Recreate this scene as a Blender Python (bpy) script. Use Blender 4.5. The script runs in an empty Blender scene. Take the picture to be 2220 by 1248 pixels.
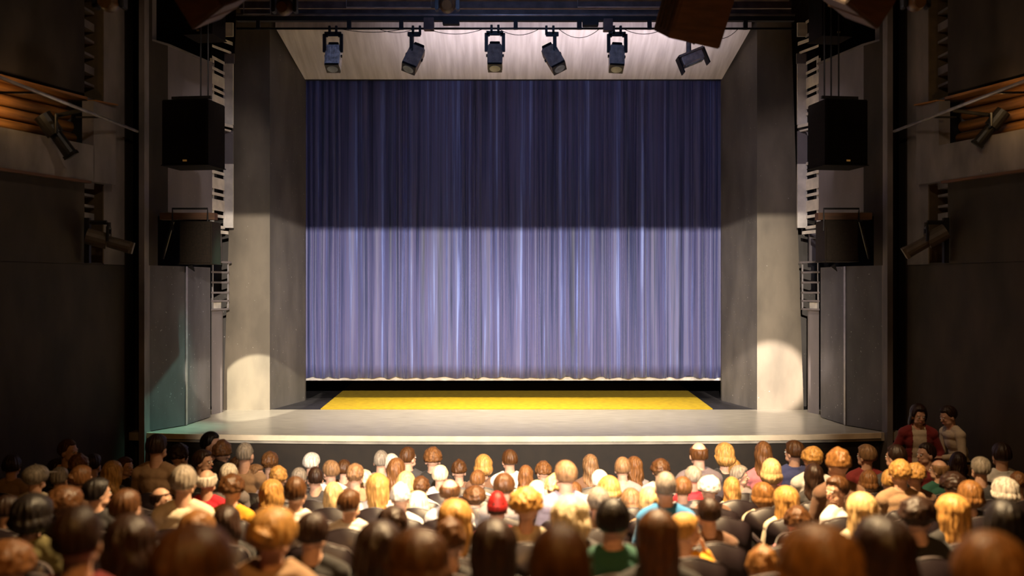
import bpy, bmesh, math, random
from mathutils import Vector, Matrix, noise as mnoise
random.seed(7)
C = bpy.context.scene.collection
SC = bpy.context.scene
R = math.radians

# ------------------------------------------------------------------ camera, world, lights, exposure
F = 35.0 / 36.0 * 2220.0        # focal length in pixels of the 2220 wide frame
CZ = 3.27                       # height of the lens above the floor of the front row
cam_d = bpy.data.cameras.new('camera'); cam = bpy.data.objects.new('camera', cam_d); C.objects.link(cam)
cam.location = (0, 0, CZ); cam.rotation_euler = (R(90), 0, 0)
cam_d.lens = 35; cam_d.sensor_width = 36; cam_d.clip_start = 0.05
cam_d.dof.use_dof = True; cam_d.dof.focus_distance = 17.5; cam_d.dof.aperture_fstop = 0.8
SC.camera = cam
SC.view_settings.view_transform = 'Standard'; SC.view_settings.look = 'None'
SC.view_settings.exposure = 0.0; SC.view_settings.gamma = 1.0; SC.view_settings.use_curve_mapping = False
w = bpy.data.worlds.new('world'); SC.world = w; w.use_nodes = True
w.node_tree.nodes['Background'].inputs[0].default_value = (1.0, 0.72, 0.55, 1); w.node_tree.nodes['Background'].inputs[1].default_value = 0.006

def lamp(name, kind, loc, target, power, col, **kw):
    d = bpy.data.lights.new(name, kind); o = bpy.data.objects.new(name, d); C.objects.link(o)
    o.location = loc
    o.rotation_euler = (Vector(target) - Vector(loc)).to_track_quat('-Z', 'Y').to_euler()
    d.energy = power; d.color = col
    for k, v in kw.items(): setattr(d, k, v)
    return o
STZ = CZ - 2.16                 # stage floor height
LA = Vector((0.2, -1.0, CZ + 3.0))
# front-of-house profile lantern, its beam cut off flat by a shutter blade (built below)
lamp('front_lantern', 'SPOT', LA, (0, 18.9, CZ - 0.9), 21000, (1.0, 0.87, 0.72), spot_size=R(36), spot_blend=0.5, shadow_soft_size=0.0015)
# two lanterns on the tower feet
lamp('lantern_to_near_pillar', 'SPOT', (-4.4, -0.6, CZ + 3.4), (-4.50, 17.6, CZ - 1.90), 40000, (1.0, 0.9, 0.66), spot_size=R(4.5), spot_blend=0.2, shadow_soft_size=0.02)
lamp('lantern_to_far_pillar', 'SPOT', (4.4, -0.6, CZ + 3.4), (4.60, 17.6, CZ - 1.60), 58000, (1.0, 0.84, 0.68), spot_size=R(4.4), spot_blend=0.5, shadow_soft_size=0.02)
# soft blue fill added over the proscenium from mid hall, no lantern there
lamp('proscenium_fill', 'SPOT', (0, 10.0, CZ + 3.6), (0, 18.6, CZ + 1.2), 250, (0.30, 0.47, 1.0), spot_size=R(80), spot_blend=0.5, shadow_soft_size=0.9)
# lamps on the bridge that light the stage floor
lamp('bridge_down_light', 'AREA', (0, 15.9, CZ + 3.6), (0, 17.6, STZ), 300, (1.0, 0.87, 0.66), shape='RECTANGLE', size=6.5, size_y=0.25, spread=R(75))
lamp('soffit_fill', 'AREA', (0.8, 16.85, CZ + 3.0), (0.8, 17.5, CZ + 4.1), 38, (1.0, 0.84, 0.86), shape='RECTANGLE', size=5.2, size_y=0.1, spread=R(86))  # unseen area light added in mid-air to brighten the soffit
# house light above the middle of the seating
lamp('house_light', 'SPOT', (1.1, 8.3, CZ + 5.0), (0.9, 7.9, 0.5), 14500, (1.0, 0.69, 0.36), spot_size=R(88), spot_blend=1.0, shadow_soft_size=0.25)
lamp('near_rows_fill', 'SPOT', (0.3, 1.0, CZ + 4.5), (0.3, 3.6, CZ - 0.8), 800, (1.0, 0.47, 0.12), spot_size=R(110), spot_blend=1.0, shadow_soft_size=0.3)  # dim orange fill added for the heads of the near rows
for s in (-1, 1):
    lamp('side_tower_light', 'SPOT', (s * 2.2, 11.0, CZ + 4.9), (s * 5.0, 17.1, CZ + 2.1), 480, (1.0, 0.86, 0.8) if s < 0 else (0.98, 0.84, 0.88), spot_size=R(22), spot_blend=0.9, shadow_soft_size=0.12)
lamp('standing_pair_fill', 'SPOT', (3.2, 10.0, CZ + 4.6), (5.4, 13.3, 1.0), 420, (1.0, 0.66, 0.4), spot_size=R(34), spot_blend=1.0, shadow_soft_size=0.1)  # added spot that lifts the two standing people outside the house light
for s in (-1, 1):
    lamp('side_wall_fill', 'SPOT', (s * 1.5, 8.5, CZ + 4.8), (s * 6.0, 13.2, CZ + 2.4), 140, (1.0, 0.80, 0.60), spot_size=R(46), spot_blend=1.0, shadow_soft_size=0.2)  # dim spot added on each side to lift the dark walls
    lamp('gallery_plank_fill', 'POINT', (s * 6.1, 12.4, CZ + 2.3), (0, 0, 0), 5, (1.0, 0.62, 0.25), shadow_soft_size=0.05)  # unseen point light added to warm the gallery planks
lamp('teal_flat_light', 'SPOT', (-3.0, 15.2, CZ + 3.4), (-5.22, 15.35, STZ + 0.05), 1150, (0.38, 1.0, 0.75), spot_size=R(19), spot_blend=1.0, shadow_soft_size=0.05)

# ------------------------------------------------------------------ helpers
def P(px, py, d):
    return Vector(((px - 1110.0) / F * d, d, CZ - (py - 624.0) / F * d))
def X(px, d): return (px - 1110.0) / F * d
def Z(py, d): return CZ - (py - 624.0) / F * d

MATS = {}
def mat(name, col, rough=0.7, metal=0.0, var=0.15, scale=6.0, bump=0.0, stretch=(1, 1, 1), spec=0.5, col2=None, coat=0.0, sheen=0.0):
    if name in MATS: return MATS[name]
    m = bpy.data.materials.new(name); m.use_nodes = True; nt = m.node_tree
    b = nt.nodes['Principled BSDF']; b.inputs['Roughness'].default_value = rough; b.inputs['Metallic'].default_value = metal
    b.inputs['Specular IOR Level'].default_value = spec; b.inputs['Coat Weight'].default_value = coat; b.inputs['Sheen Weight'].default_value = sheen
    tc = nt.nodes.new('ShaderNodeTexCoord'); mp = nt.nodes.new('ShaderNodeMapping'); mp.inputs['Scale'].default_value = stretch
    nz = nt.nodes.new('ShaderNodeTexNoise'); nz.inputs['Scale'].default_value = scale; nz.inputs['Detail'].default_value = 4
    rp = nt.nodes.new('ShaderNodeValToRGB')
    c2 = col2 or tuple(max(0, c * (1 - var * 1.6)) for c in col)
    c1 = col if col2 else tuple(min(1, c * (1 + var)) for c in col)
    rp.color_ramp.elements[0].position = 0.34; rp.color_ramp.elements[0].color = (*c2, 1)
    rp.color_ramp.elements[1].position = 0.66; rp.color_ramp.elements[1].color = (*c1, 1)
    L = nt.links.new
    L(tc.outputs['Object'], mp.inputs[0]); L(mp.outputs[0], nz.inputs[0]); L(nz.outputs[0], rp.inputs[0]); L(rp.outputs[0], b.inputs['Base Color'])
    if bump:
        bp = nt.nodes.new('ShaderNodeBump'); bp.inputs['Strength'].default_value = bump; bp.inputs['Distance'].default_value = 0.02
        L(nz.outputs[0], bp.inputs['Height']); L(bp.outputs[0], b.inputs['Normal'])
    MATS[name] = m
    return m

class MB:
    """collects shapes into one mesh"""
    def __init__(s): s.bm = bmesh.new()
    def box(s, c, size, rot=None):
        r = bmesh.ops.create_cube(s.bm, size=1.0)
        M = Matrix.Translation(Vector(c)) @ (rot.to_4x4() if rot else Matrix.Identity(4)) @ Matrix.Diagonal((*size, 1))
        bmesh.ops.transform(s.bm, matrix=M, verts=r['verts']); return s
    def hexa(s, pts):
        v = [s.bm.verts.new(p) for p in pts]   # 4 bottom ring, 4 top ring
        for f in ((0, 1, 2, 3), (4, 5, 6, 7), (0, 1, 5, 4), (1, 2, 6, 5), (2, 3, 7, 6), (3, 0, 4, 7)): s.bm.faces.new([v[i] for i in f])
        return s
    def plan(s, xy, z0, z1):
        n = len(xy); a = [s.bm.verts.new((x, y, z0)) for x, y in xy]; b = [s.bm.verts.new((x, y, z1)) for x, y in xy]
        s.bm.faces.new(a); s.bm.faces.new(b)
        for i in range(n): s.bm.faces.new([a[i], a[(i + 1) % n], b[(i + 1) % n], b[i]])
        return s
    def tube(s, pts, r, seg=10, r2=None):
        pts = [Vector(p) for p in pts]; rings = []
        for i, p in enumerate(pts):
            t = (pts[min(i + 1, len(pts) - 1)] - pts[max(i - 1, 0)]).normalized()
            u = t.orthogonal().normalized(); v = t.cross(u)
            if i and rings:
                pu = prev; u = (pu - t * pu.dot(t)).normalized(); v = t.cross(u)
            prev = u
            rr = r if r2 is None else r + (r2 - r) * i / (len(pts) - 1)
            rings.append([s.bm.verts.new(p + (u * math.cos(a) + v * math.sin(a)) * rr) for a in [2 * math.pi * k / seg for k in range(seg)]])
        for A, B in zip(rings, rings[1:]):
            for k in range(seg): s.bm.faces.new([A[k], A[(k + 1) % seg], B[(k + 1) % seg], B[k]])
        s.bm.faces.new(rings[0]); s.bm.faces.new(rings[-1]); return s
    def ball(s, c, rad, rot=None, u=16, v=12):
        r = bmesh.ops.create_uvsphere(s.bm, u_segments=u, v_segments=v, radius=1.0)
        if not hasattr(rad, '__len__'): rad = (rad, rad, rad)
        bmesh.ops.transform(s.bm, matrix=Matrix.Translation(Vector(c)) @ (rot.to_4x4() if rot else Matrix.Identity(4)) @ Matrix.Diagonal((*rad, 1)), verts=r['verts']); return s
    def mirror(s, x2):
        for v in s.bm.verts: v.co.x = x2 - v.co.x
        return s
    def mesh(s, name, m, smooth=False, bevel=0):
        if bevel:
            bmesh.ops.bevel(s.bm, geom=[e for e in s.bm.edges if e.is_manifold and e.calc_face_angle(0) > 0.6], offset=bevel, segments=2, affect='EDGES', clamp_overlap=True)
        bmesh.ops.recalc_face_normals(s.bm, faces=s.bm.faces)
        me = bpy.data.meshes.new(name); s.bm.to_mesh(me); s.bm.free()
        if m: me.materials.append(m)
        for p in me.polygons: p.use_smooth = smooth
        return me
    def build(s, name, m, parent=None, smooth=False, bevel=0, at=None):
        me = s.mesh(name, m, smooth, bevel)
        o = bpy.data.objects.new(name, me); C.objects.link(o)
        base = Vector(parent.location) if parent is not None and parent.parent is None else None
        if parent is not None:
            o.parent = parent
            mw = Vector((0, 0, 0)); q = parent
            while q is not None: mw += Vector(q.location); q = q.parent
            me.transform(Matrix.Translation(-mw))
        elif at is not None:
            me.transform(Matrix.Translation(-Vector(at))); o.location = at
        return o
def tag(o, label=None, cat=None, group=None, kind=None):
    for k, v in (('label', label), ('category', cat), ('group', group), ('kind', kind)):
        if v: o[k] = v
    return o
def empty(name, loc, label=None, cat=None, group=None):
    o = bpy.data.objects.new(name, None); C.objects.link(o); o.location = loc; o.empty_display_size = 0.1
    return tag(o, label, cat, group)
def struct(o): o['kind'] = 'structure'; return o

# ------------------------------------------------------------------ materials of the place
def speckled(name, col, rough=0.6, speck=(0.5, 0.48, 0.44), amount=0.72, var=0.25, sc=2.2, seam=None):
    """matt theatre paint: mottled, scuffed, with small chips"""
    m = mat(name, col, rough, var=var, scale=sc, bump=0.05, stretch=(1, 1, 0.45))
    nt = m.node_tree; b = nt.nodes['Principled BSDF']; L = nt.links.new
    src = b.inputs['Base Color'].links[0].from_socket
    tc = nt.nodes.new('ShaderNodeTexCoord'); n2 = nt.nodes.new('ShaderNodeTexNoise'); n2.inputs['Scale'].default_value = 26; n2.inputs['Detail'].default_value = 3
    rp = nt.nodes.new('ShaderNodeValToRGB'); rp.color_ramp.elements[0].position = amount; rp.color_ramp.elements[1].position = amount + 0.03
    mx = nt.nodes.new('ShaderNodeMixRGB'); mx.inputs[2].default_value = (*speck, 1)
    L(tc.outputs['Object'], n2.inputs[0]); L(n2.outputs[0], rp.inputs[0]); L(rp.outputs[0], mx.inputs[0]); L(src, mx.inputs[1]); L(mx.outputs[0], b.inputs['Base Color'])
    return m
M_wall = speckled('side_wall_paint', (0.042, 0.029, 0.020), 0.75, amount=0.8)
M_wall2 = speckled('pale_wall_paint', (0.19, 0.165, 0.16), 0.7, amount=0.76)
M_tower = speckled('tower_paint', (0.165, 0.134, 0.097), 0.5, speck=(0.4, 0.37, 0.32), amount=0.72, var=0.18)
M_splay = speckled('splay_paint', (0.10, 0.088, 0.08), 0.6, speck=(0.4, 0.37, 0.34), amount=0.71, var=0.18)
M_flat = speckled('grey_flat_paint', (0.11, 0.102, 0.112), 0.55, speck=(0.5, 0.5, 0.52), amount=0.70, var=0.2)
M_panel = speckled('lilac_grey_panel', (0.19, 0.165, 0.175), 0.7, speck=(0.6, 0.55, 0.55), amount=0.74, var=0.1)
M_white = mat('off_white_paint', (0.80, 0.74, 0.67), 0.5, var=0.12, scale=5)
M_soffit = mat('whitewashed_boards', (0.62, 0.59, 0.62), 0.8, var=0.06, scale=3.0, bump=0.04, stretch=(4.2, 0.35, 0.35), col2=(0.46, 0.43, 0.455))
M_black = mat('black_paint', (0.012, 0.010, 0.010), 0.6, var=0.3)
M_blackmetal = mat('black_metal', (0.02, 0.017, 0.016), 0.45, 0.3, var=0.3)
M_brown = mat('dark_brown_steel', (0.13, 0.09, 0.08), 0.55, var=0.25)
M_steel = mat('grey_steel', (0.42, 0.39, 0.40), 0.4, 0.5, var=0.15)
M_lampgrey = mat('lamp_housing_grey', (0.42, 0.34, 0.29), 0.45, 0.2, var=0.2, scale=12)
M_lamplight = mat('lamp_housing_pale', (0.9, 0.9, 0.86), 0.4, 0.1, var=0.3, scale=20)
M_wood = mat('orange_pine', (0.36, 0.155, 0.04), 0.5, var=0.3, scale=2.5, stretch=(1.5, 0.25, 9), bump=0.08)
M_ply = mat('brown_plywood', (0.13, 0.055, 0.022), 0.55, var=0.2, scale=3, stretch=(1, 1, 6))
M_speaker = mat('speaker_black', (0.007, 0.0045, 0.0035), 0.8, spec=0.15, var=0.3, scale=30)
M_speaker2 = mat('speaker_brown_grey', (0.026, 0.017, 0.010), 0.7, spec=0.2, var=0.15, scale=30)
M_grille = mat('speaker_grille', (0.006, 0.004, 0.003), 0.9, spec=0.1, var=0.5, scale=220, bump=0.3)
M_badge = mat('badge_gold', (0.6, 0.42, 0.2), 0.35, 0.6)
M_lens = mat('lamp_glass', (0.3, 0.33, 0.33), 0.12, 0.0, var=0.2)
M_stage = mat('stage_boards', (0.48, 0.43, 0.36), 0.28, var=0.2, scale=2.6, stretch=(1.2, 9, 1), bump=0.06, col2=(0.32, 0.285, 0.24))
M_edge = mat('stage_lip_wood', (0.85, 0.70, 0.50), 0.5, var=0.1, scale=4)
M_fascia = mat('stage_front_black', (0.017, 0.0095, 0.004), 0.7, var=0.15)
M_backfloor = mat('black_stage_floor', (0.018, 0.016, 0.02), 0.5, var=0.3)
M_carpet = mat('yellow_carpet', (0.50, 0.33, 0.002), 0.85, var=0.10, scale=9, bump=0.1)
M_hall = mat('hall_floor', (0.03, 0.02, 0.016), 0.85, var=0.3)
M_hem = mat('hem_tape', (0.55, 0.52, 0.50), 0.7)
M_ceil = mat('ceiling_black', (0.012, 0.010, 0.009), 0.9)

# curtain cloth: blue violet with fold highlights and shade painted in as vertical colour streaks
def curtain_mat():
    m = bpy.data.materials.new('blue_velour'); m.use_nodes = True; nt = m.node_tree; b = nt.nodes['Principled BSDF']; L = nt.links.new
    tc = nt.nodes.new('ShaderNodeTexCoord'); mp = nt.nodes.new('ShaderNodeMapping'); mp.inputs['Scale'].default_value = (1, 0, 0.012)
    n1 = nt.nodes.new('ShaderNodeTexNoise'); n1.inputs['Scale'].default_value = 9; n1.inputs['Detail'].default_value = 5; n1.inputs['Roughness'].default_value = 0.7
    rp = nt.nodes.new('ShaderNodeValToRGB'); e = rp.color_ramp.elements
    e[0].position = 0.34; e[0].color = (0.010, 0.015, 0.055, 1); e[1].position = 0.67; e[1].color = (0.19, 0.25, 0.60, 1)
    x = e.new(0.43); x.color = (0.043, 0.054, 0.165, 1); x = e.new(0.50); x.color = (0.088, 0.083, 0.215, 1); x = e.new(0.57); x.color = (0.07, 0.084, 0.25, 1)
    L(tc.outputs['Object'], mp.inputs[0]); L(mp.outputs[0], n1.inputs[0]); L(n1.outputs[0], rp.inputs[0]); L(rp.outputs[0], b.inputs['Base Color'])
    b.inputs['Roughness'].default_value = 0.55; b.inputs['Sheen Weight'].default_value = 0.35; b.inputs['Sheen Tint'].default_value = (0.7, 0.75, 1, 1)
    return m

# ------------------------------------------------------------------ setting: stage
def stage():
    # stage slab with a bowed front edge
    y0 = 14.75
    front = []
    for i in range(41):
        x = -5.45 + 10.95 * i / 40
        u = (x - 0.05) / 5.45
        front.append((x, 14.50 + 0.26 * u * u + (0.1 * abs(u) ** 8)))
    m = MB(); m.plan(front + [(6.6, 15.0), (6.6, 17.7), (-6.6, 17.7), (-6.6, 15.0)], STZ - 0.12, STZ)
    struct(m.build('floor_stage', M_stage))
    m = MB(); m.plan([(x, y + 0.05) for x, y in front] + [(x, y + 0.13) for x, y in reversed(front)], 0, STZ - 0.12)
    struct(m.build('wall_stage_front', M_fascia))
    lip = [(x, y - 0.035) for x, y in front]
    m = MB(); m.plan(lip + [(x, y - 0.001) for x, y in reversed(front)], STZ - 0.075, STZ + 0.004)
    struct(m.build('trim_stage_lip', M_edge))
    m = MB(); m.box((0, 21.7, STZ - 0.06), (13.2, 7.98, 0.12)); struct(m.build('floor_backstage', M_backfloor))
    # carpet behind and in front of the curtain line
    m = MB(); xs = 70
    m.hexa([(X(695, 17.72), 17.72, STZ), (X(1545, 17.72), 17.72, STZ), (3.75, 22.6, STZ), (-3.62, 22.6, STZ),
            (X(695, 17.72), 17.72, STZ + .012), (X(1545, 17.72), 17.72, STZ + .012), (3.75, 22.6, STZ + .012), (-3.62, 22.6, STZ + .012)])
    tag(m.build('stage_carpet', M_carpet, at=(0, 18, STZ)), 'bright yellow carpet on the stage floor running back under the blue curtain', 'carpet')
    m = MB(); m.box((0, 25.6, 5.5), (13.2, 0.1, 11)); struct(m.build('wall_backstage', M_black))
    # footlight blocks on the lip
    for k, (px, c) in enumerate(((1186, 1), (1200, 0), (1442, 1))):
        pass
stage()

def curtain():
    d = 19.34; x0, x1 = -4.15, 4.25; zt = Z(150, d); zb = Z(819, d)
    nx, nz = 1500, 22
    rng = random.Random(3)
    # pleats: a random run of folds, each with its own width and depth
    folds = []; x = x0
    while x < x1:
        wd = rng.choice((0.035, 0.05, 0.07, 0.12, 0.2, 0.3)) * rng.uniform(0.8, 1.2)
        folds.append((x, wd, rng.uniform(0.15, 1.0) * min(wd, 0.10) * 0.9, rng.uniform(0.3, 0.7))); x += wd
    def fy(x):
        for a, wd, dp, sk in folds:
            if a <= x < a + wd:
                t = (x - a) / wd
                t = t / sk * 0.5 if t < sk else 0.5 + (t - sk) / (1 - sk) * 0.5
                return -dp * math.sin(math.pi * t) ** 0.8
        return 0
    prof = [fy(x0 + (x1 - x0) * i / nx) for i in range(nx + 1)]
    bm = bmesh.new(); grid = []
    for j in range(nz + 1):
        v = j / nz; row = []
        for i in range(nx + 1):
            x = x0 + (x1 - x0) * i / nx
            z = zt + (zb - zt) * v
            drift = 0.035 * v * v * mnoise.noise(Vector((x * 1.7, v * 2.0, 0)))
            q = prof[i] * (0.8 + 0.5 * v) + 0.035 * mnoise.noise(Vector((x * 0.9, v * 0.8, 5)))
            q += 0.02 * v ** 3 * mnoise.noise(Vector((x * 9, v * 5, 9)))
            if j == nz: z += 0.06 * max(0, mnoise.noise(Vector((x * 3.3, 0, 2)))) + 0.012 * math.sin(x * 19)
            row.append(bm.verts.new((x + drift, d + q, z)))
        grid.append(row)
    for j in range(nz):
        for i in range(nx): bm.faces.new((grid[j][i], grid[j][i + 1], grid[j + 1][i + 1], grid[j + 1][i]))
    r = empty('stage_curtain', (0, d, zb), 'tall pleated blue violet house curtain filling the proscenium opening above the stage', 'curtain')
    me = bpy.data.meshes.new('drape'); bm.to_mesh(me); bm.free(); me.materials.append(curtain_mat())
    for p in me.polygons: p.use_smooth = True
    me.transform(Matrix.Translation(-r.location))
    o = bpy.data.objects.new('drape', me); C.objects.link(o); o.parent = r
    sm = o.modifiers.new('thickness', 'SOLIDIFY'); sm.thickness = 0.006; sm.offset = 1
    m = MB(); m.box((0.05, d + 0.035, zb - 0.015), (8.4, 0.03, 0.07)); m.build('weight_bar', M_hem, r)
    m = MB(); m.tube([(-4.15, d, zt + 0.03), (4.25, d, zt + 0.03)], 0.03); m.build('head_rail', M_blackmetal, r)
curtain()

# ------------------------------------------------------------------ proscenium
PC = 0.052      # twice the x of the portal's centre line
def portal():
    a17, a19 = 17.65, 19.1
    for s in (0, 1):
        nm = ('left', 'right')[s]
        top = CZ + 5.6
        xa_t, xa_b = X(511, a17), X(484, a17); xb = X(585, a17); xc = X(661, a19)
        # outer edge leans: wider at the foot
        zl, zh = STZ, Z(45, a17)
        k = (xa_t - xa_b) / (zh - zl); xt = xa_b + k * (top - zl)
        m = MB()
        m.hexa([(xa_b, a17, zl), (xb, a17, zl), (xb, a17 + .5, zl), (xa_b, a17 + .5, zl), (xt, a17, top), (xb, a17, top), (xb, a17 + .5, top), (xt, a17 + .5, top)])
        if s: m.mirror(PC)
        struct(m.build('wall_tower_' + nm, M_tower))
        m = MB(); m.plan([(xb + .001, a17 + .001), (xc, a19), (xc, a19 + .1), (xb - 1.2, a19 + .1), (xb - 1.2, a17 + .52), (xb + .001, a17 + .52)], zl, top)
        if s: m.mirror(PC)
        struct(m.build('wall_splay_' + nm, M_splay))
    # whitewashed raking soffit over the opening
    zb, zf = Z(172, a19), Z(60, a17); yo = 1.04
    ex = (zf - zb) / (a19 - a17); top = zf + ex * 0.35; yt = a17 - 0.35
    xc, xf = X(661, a19), X(597, a17); xt2 = X(580, a17)
    def q(x0, x1, y, z): return [(x0, y, z), (x1, y, z)]
    m = MB()
    m.hexa([(xc, a19, zb), (PC - xc, a19, zb), (PC - xf, a17, zf), (xf, a17, zf), (xc, a19, zb + .08), (PC - xc, a19, zb + .08), (PC - xf, a17, zf + .1), (xf, a17, zf + .1)])
    struct(m.build('ceiling_soffit', M_soffit))
    m = MB(); m.box((PC / 2, a19 + 0.06, zb + 1.2), (9.2, 0.1, 2.4)); struct(m.build('wall_over_curtain', M_black))
    m = MB(); m.box((PC / 2, a17 - .06, zf + 1.1), (9.1, 0.12, 2.0)); struct(m.build('wall_over_soffit', M_brown))
portal()

# ------------------------------------------------------------------ side walls (left built, right mirrored)
SCX = 0.115
kW = 0.3
def wx(d): return -5.75 - kW * (14.6 - d)
def wd(px):      # depth at which a column of the frame meets the raking side wall
    return 10.13 / (kW - (px - 1110.0) / F)
def sides():
    for s in (0, 1):
        nm = ('left', 'right')[s]; TOP = CZ + 5.9
        def fin(m, name, mt, parent=None, **kw):
            if s: m.mirror(SCX)
            return m.build(name, mt, parent, **kw)
        def wb(m, d0, d1, z0, z1, o0=0.0, o1=-0.12):   # slab along the raking wall
            m.plan([(wx(d0) + o0, d0), (wx(d1) + o0, d1), (wx(d1) + o1, d1), (wx(d0) + o1, d0)], z0, z1)
        D = -4.0; d183, d225, d270 = wd(183), wd(225), wd(270)
        za, zb_, zc = CZ + 0.34, CZ + 1.48, CZ + 2.66
        m = MB(); wb(m, D, d270, 0, za - .012); wb(m, D, d183, za, zb_); wb(m, D, d183, zc, TOP)
        wb(m, D, 11.0, zb_, zc); wb(m, D, d270, za - .03, za + .02, -.012, -.12)
        struct(fin(m, 'wall_' + nm, M_wall))
        m = MB(); wb(m, d225, d270, za, TOP, 0.0); struct(fin(m, 'wall_%s_strip' % nm, M_wall2))
        m = MB(); wb(m, d183, d225, za, TOP, -0.45, -0.5); struct(fin(m, 'wall_%s_slot_back' % nm, M_wall2))
        # recess behind gallery
        m = MB(); wb(m, 11.0, wd(180), zb_, zc + .1, -0.55, -0.6); wb(m, 11.0, d183, zc, zc + .05, 0, -.6); struct(fin(m, 'wall_%s_recess' % nm, M_black))
        # column groove and pilaster
        m = MB(); m.plan([(X(271, 14.75) - .3, 15.15), (X(301, 14.75), 15.15), (X(301, 14.75), 15.2), (X(271, 14.75) - .3, 15.2)], 0, TOP)
        m.plan([(X(271, 14.75) - .25, 14.78), (X(271, 14.75), 14.78), (X(271, 14.75), 15.14), (X(271, 14.75) - .25, 15.14)], 0, TOP)
        struct(fin(m, 'wall_%s_groove' % nm, M_fascia))
        m = MB(); m.plan([(X(301, 14.75), 14.75), (X(313, 14.75), 14.75), (X(313, 14.75), 15.25), (X(301, 14.75), 15.25)], 0, TOP)
        struct(fin(m, 'trim_%s_pilaster' % nm, M_wall2))
        # upper return wall, dark part then lilac panel with a level top
        m = MB(); a = (X(313, 14.85), 14.85); b = (X(364, 15.3), 15.3); c = (X(460, 16.6), 16.6)
        m.plan([a, b, (b[0] - .1, b[1] + .06), (a[0] - .05, a[1] + .12)], CZ + 1.1, CZ + 3.72)
        m.plan([a, (X(342, 15.1), 15.1), (X(342, 15.1) - .1, 15.15), (a[0] - .05, a[1] + .12)], CZ + .34, CZ + 1.1)
        m.plan([a, (X(330, 15.0), 15.0), (X(330, 15.0) - .1, 15.08), (a[0] - .05, a[1] + .12)], CZ + 3.7, TOP)
        struct(fin(m, 'wall_%s_return' % nm, M_wall))
        m = MB(); m.plan([b, c, (c[0] - .12, c[1]), (b[0] - .12, b[1] + .05)], CZ + 1.18, CZ + 3.72); struct(fin(m, 'wall_%s_panel' % nm, M_panel))
        m = MB(); m.plan([(a[0] - .02, a[1] - .01), (b[0] + .02, b[1]), (c[0] + .03, c[1]), (c[0] - .13, c[1]), (b[0] - .13, b[1] + .05), (a[0] - .1, a[1] + .12)], CZ + 3.72, CZ + 3.75); struct(fin(m, 'trim_%s_ledge' % nm, M_wall2))
        # backing beyond
        m = MB(); m.plan([(-6.9, 14.9), (-6.8, 14.9), (-6.8, 18.3), (-6.9, 18.3)], 0, TOP); m.plan([(-6.8, 18.2), (X(500, 18.2), 18.2), (X(500, 18.2), 18.3), (-6.8, 18.3)], 0, TOP)
        struct(fin(m, 'wall_%s_backing' % nm, M_black))
        # the pair of grey stage flats with a fold line
        side = 'left' if not s else 'right'
        who = ('washed pale teal at its foot, under a loudspeaker', 'lilac grey and evenly lit, under a loudspeaker')[s]
        r = empty('scenery_flat', (X(403, 15.64) if not s else SCX - X(403, 15.64), 15.64, STZ), 'tall folding stage flat, %s' % who, 'scenery flat')
        p0, p1, p2 = (X(311, 14.86), 14.86), (X(402, 15.62), 15.62), (X(456, 16.6), 16.6)
        q1 = (X(405, 15.68), 15.68)
        m = MB(); m.plan([p0, p1, (p1[0] - .05, p1[1] + .03), (p0[0] - .03, p0[1] + .05)], STZ + .012, CZ + .34); fin(m, 'outer_leaf', M_flat, r)
        m = MB(); m.plan([q1, p2, (p2[0] - .05, p2[1]), (q1[0] - .05, q1[1] + .03)], STZ + .012, CZ + .34); fin(m, 'inner_leaf', M_flat, r)
        m = MB(); m.plan([(p1[0] + .012, p1[1] - .01), (q1[0] + .014, q1[1]), (q1[0] - .03, q1[1] + .02), (p1[0] - .04, p1[1] + .02)], STZ + .012, CZ + .34); fin(m, 'hinge_strip', M_steel, r)
        # wall piece between flat and tower
        m = MB(); m.plan([(X(459, 17.0), 17.0), (X(481, 17.3), 17.3), (X(481, 17.3), 17.36), (X(459, 17.0), 17.06)], STZ, Z(672, 17.1)); struct(fin(m, 'wall_%s_infill' % nm, M_panel))
        m = MB(); m.plan([(X(463, 17.5), 17.5), (X(479, 17.5), 17.5), (X(479, 17.5), 17.56), (X(463, 17.5), 17.56)], Z(566, 17.4), Z(500, 17.4)); struct(fin(m, 'wall_%s_infill_upper' % nm, M_panel))
        # slatted white lighting tower
        r = empty('slatted_tower', (X(482, 17.0) if not s else SCX - X(482, 17.0), 17.0, Z(495, 17)), 'white slotted lighting tower beside the pillar, above the %s flat' % ('teal washed' if not s else 'lilac grey'), 'lighting tower')
        d0, d1 = 16.9, 17.4
        for (ya, yb, rungs) in ((42, 72, 1), (132, 266, 6), (352, 492, 6)):
            m = MB(); m.plan([(X(484, d1), d1), (X(505, d1), d1), (X(505, d1), d1 + .05), (X(484, d1), d1 + .05)], Z(yb, 17.2), Z(ya, 17.2)); fin(m, 'post', M_white, r)
            m = MB()
            for i in range(rungs + 1):
                y = ya + (yb - ya) * i / rungs; t = 3.2
                hh = 12 if i in (2, 4) else t
                za_, zb2 = Z(y + hh, 17.2), Z(y - hh, 17.2)
                m.plan([(X(460, d0), d0), (X(487, d1), d1 - .02), (X(487, d1), d1 + .03), (X(460, d0), d0 + .05)], za_, zb2)
            fin(m, 'slats', M_white, r)
            if rungs > 1:
                m = MB(); m.plan([(X(460, 17.1), d0 + .07), (X(466, 17.1), d0 + .1), (X(466, 17.1), d0 + .16), (X(460, 17.1), d0 + .13)], Z(yb, 17.2), Z(ya, 17.2)); fin(m, 'inner_post', M_white, r)
        for (ya, t, xe) in ((88, 3.5, 503), (108, 2.5, 500), (270, 3, 504), (280, 2, 500), (503, 3.5, 494)):
            m = MB(); m.plan([(X(460, d0), d0), (X(xe, d1), d1), (X(xe, d1), d1 + .05), (X(460, d0), d0 + .05)], Z(ya + t, 17.2), Z(ya - t, 17.2)); fin(m, 'rail', M_white, r)
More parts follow.
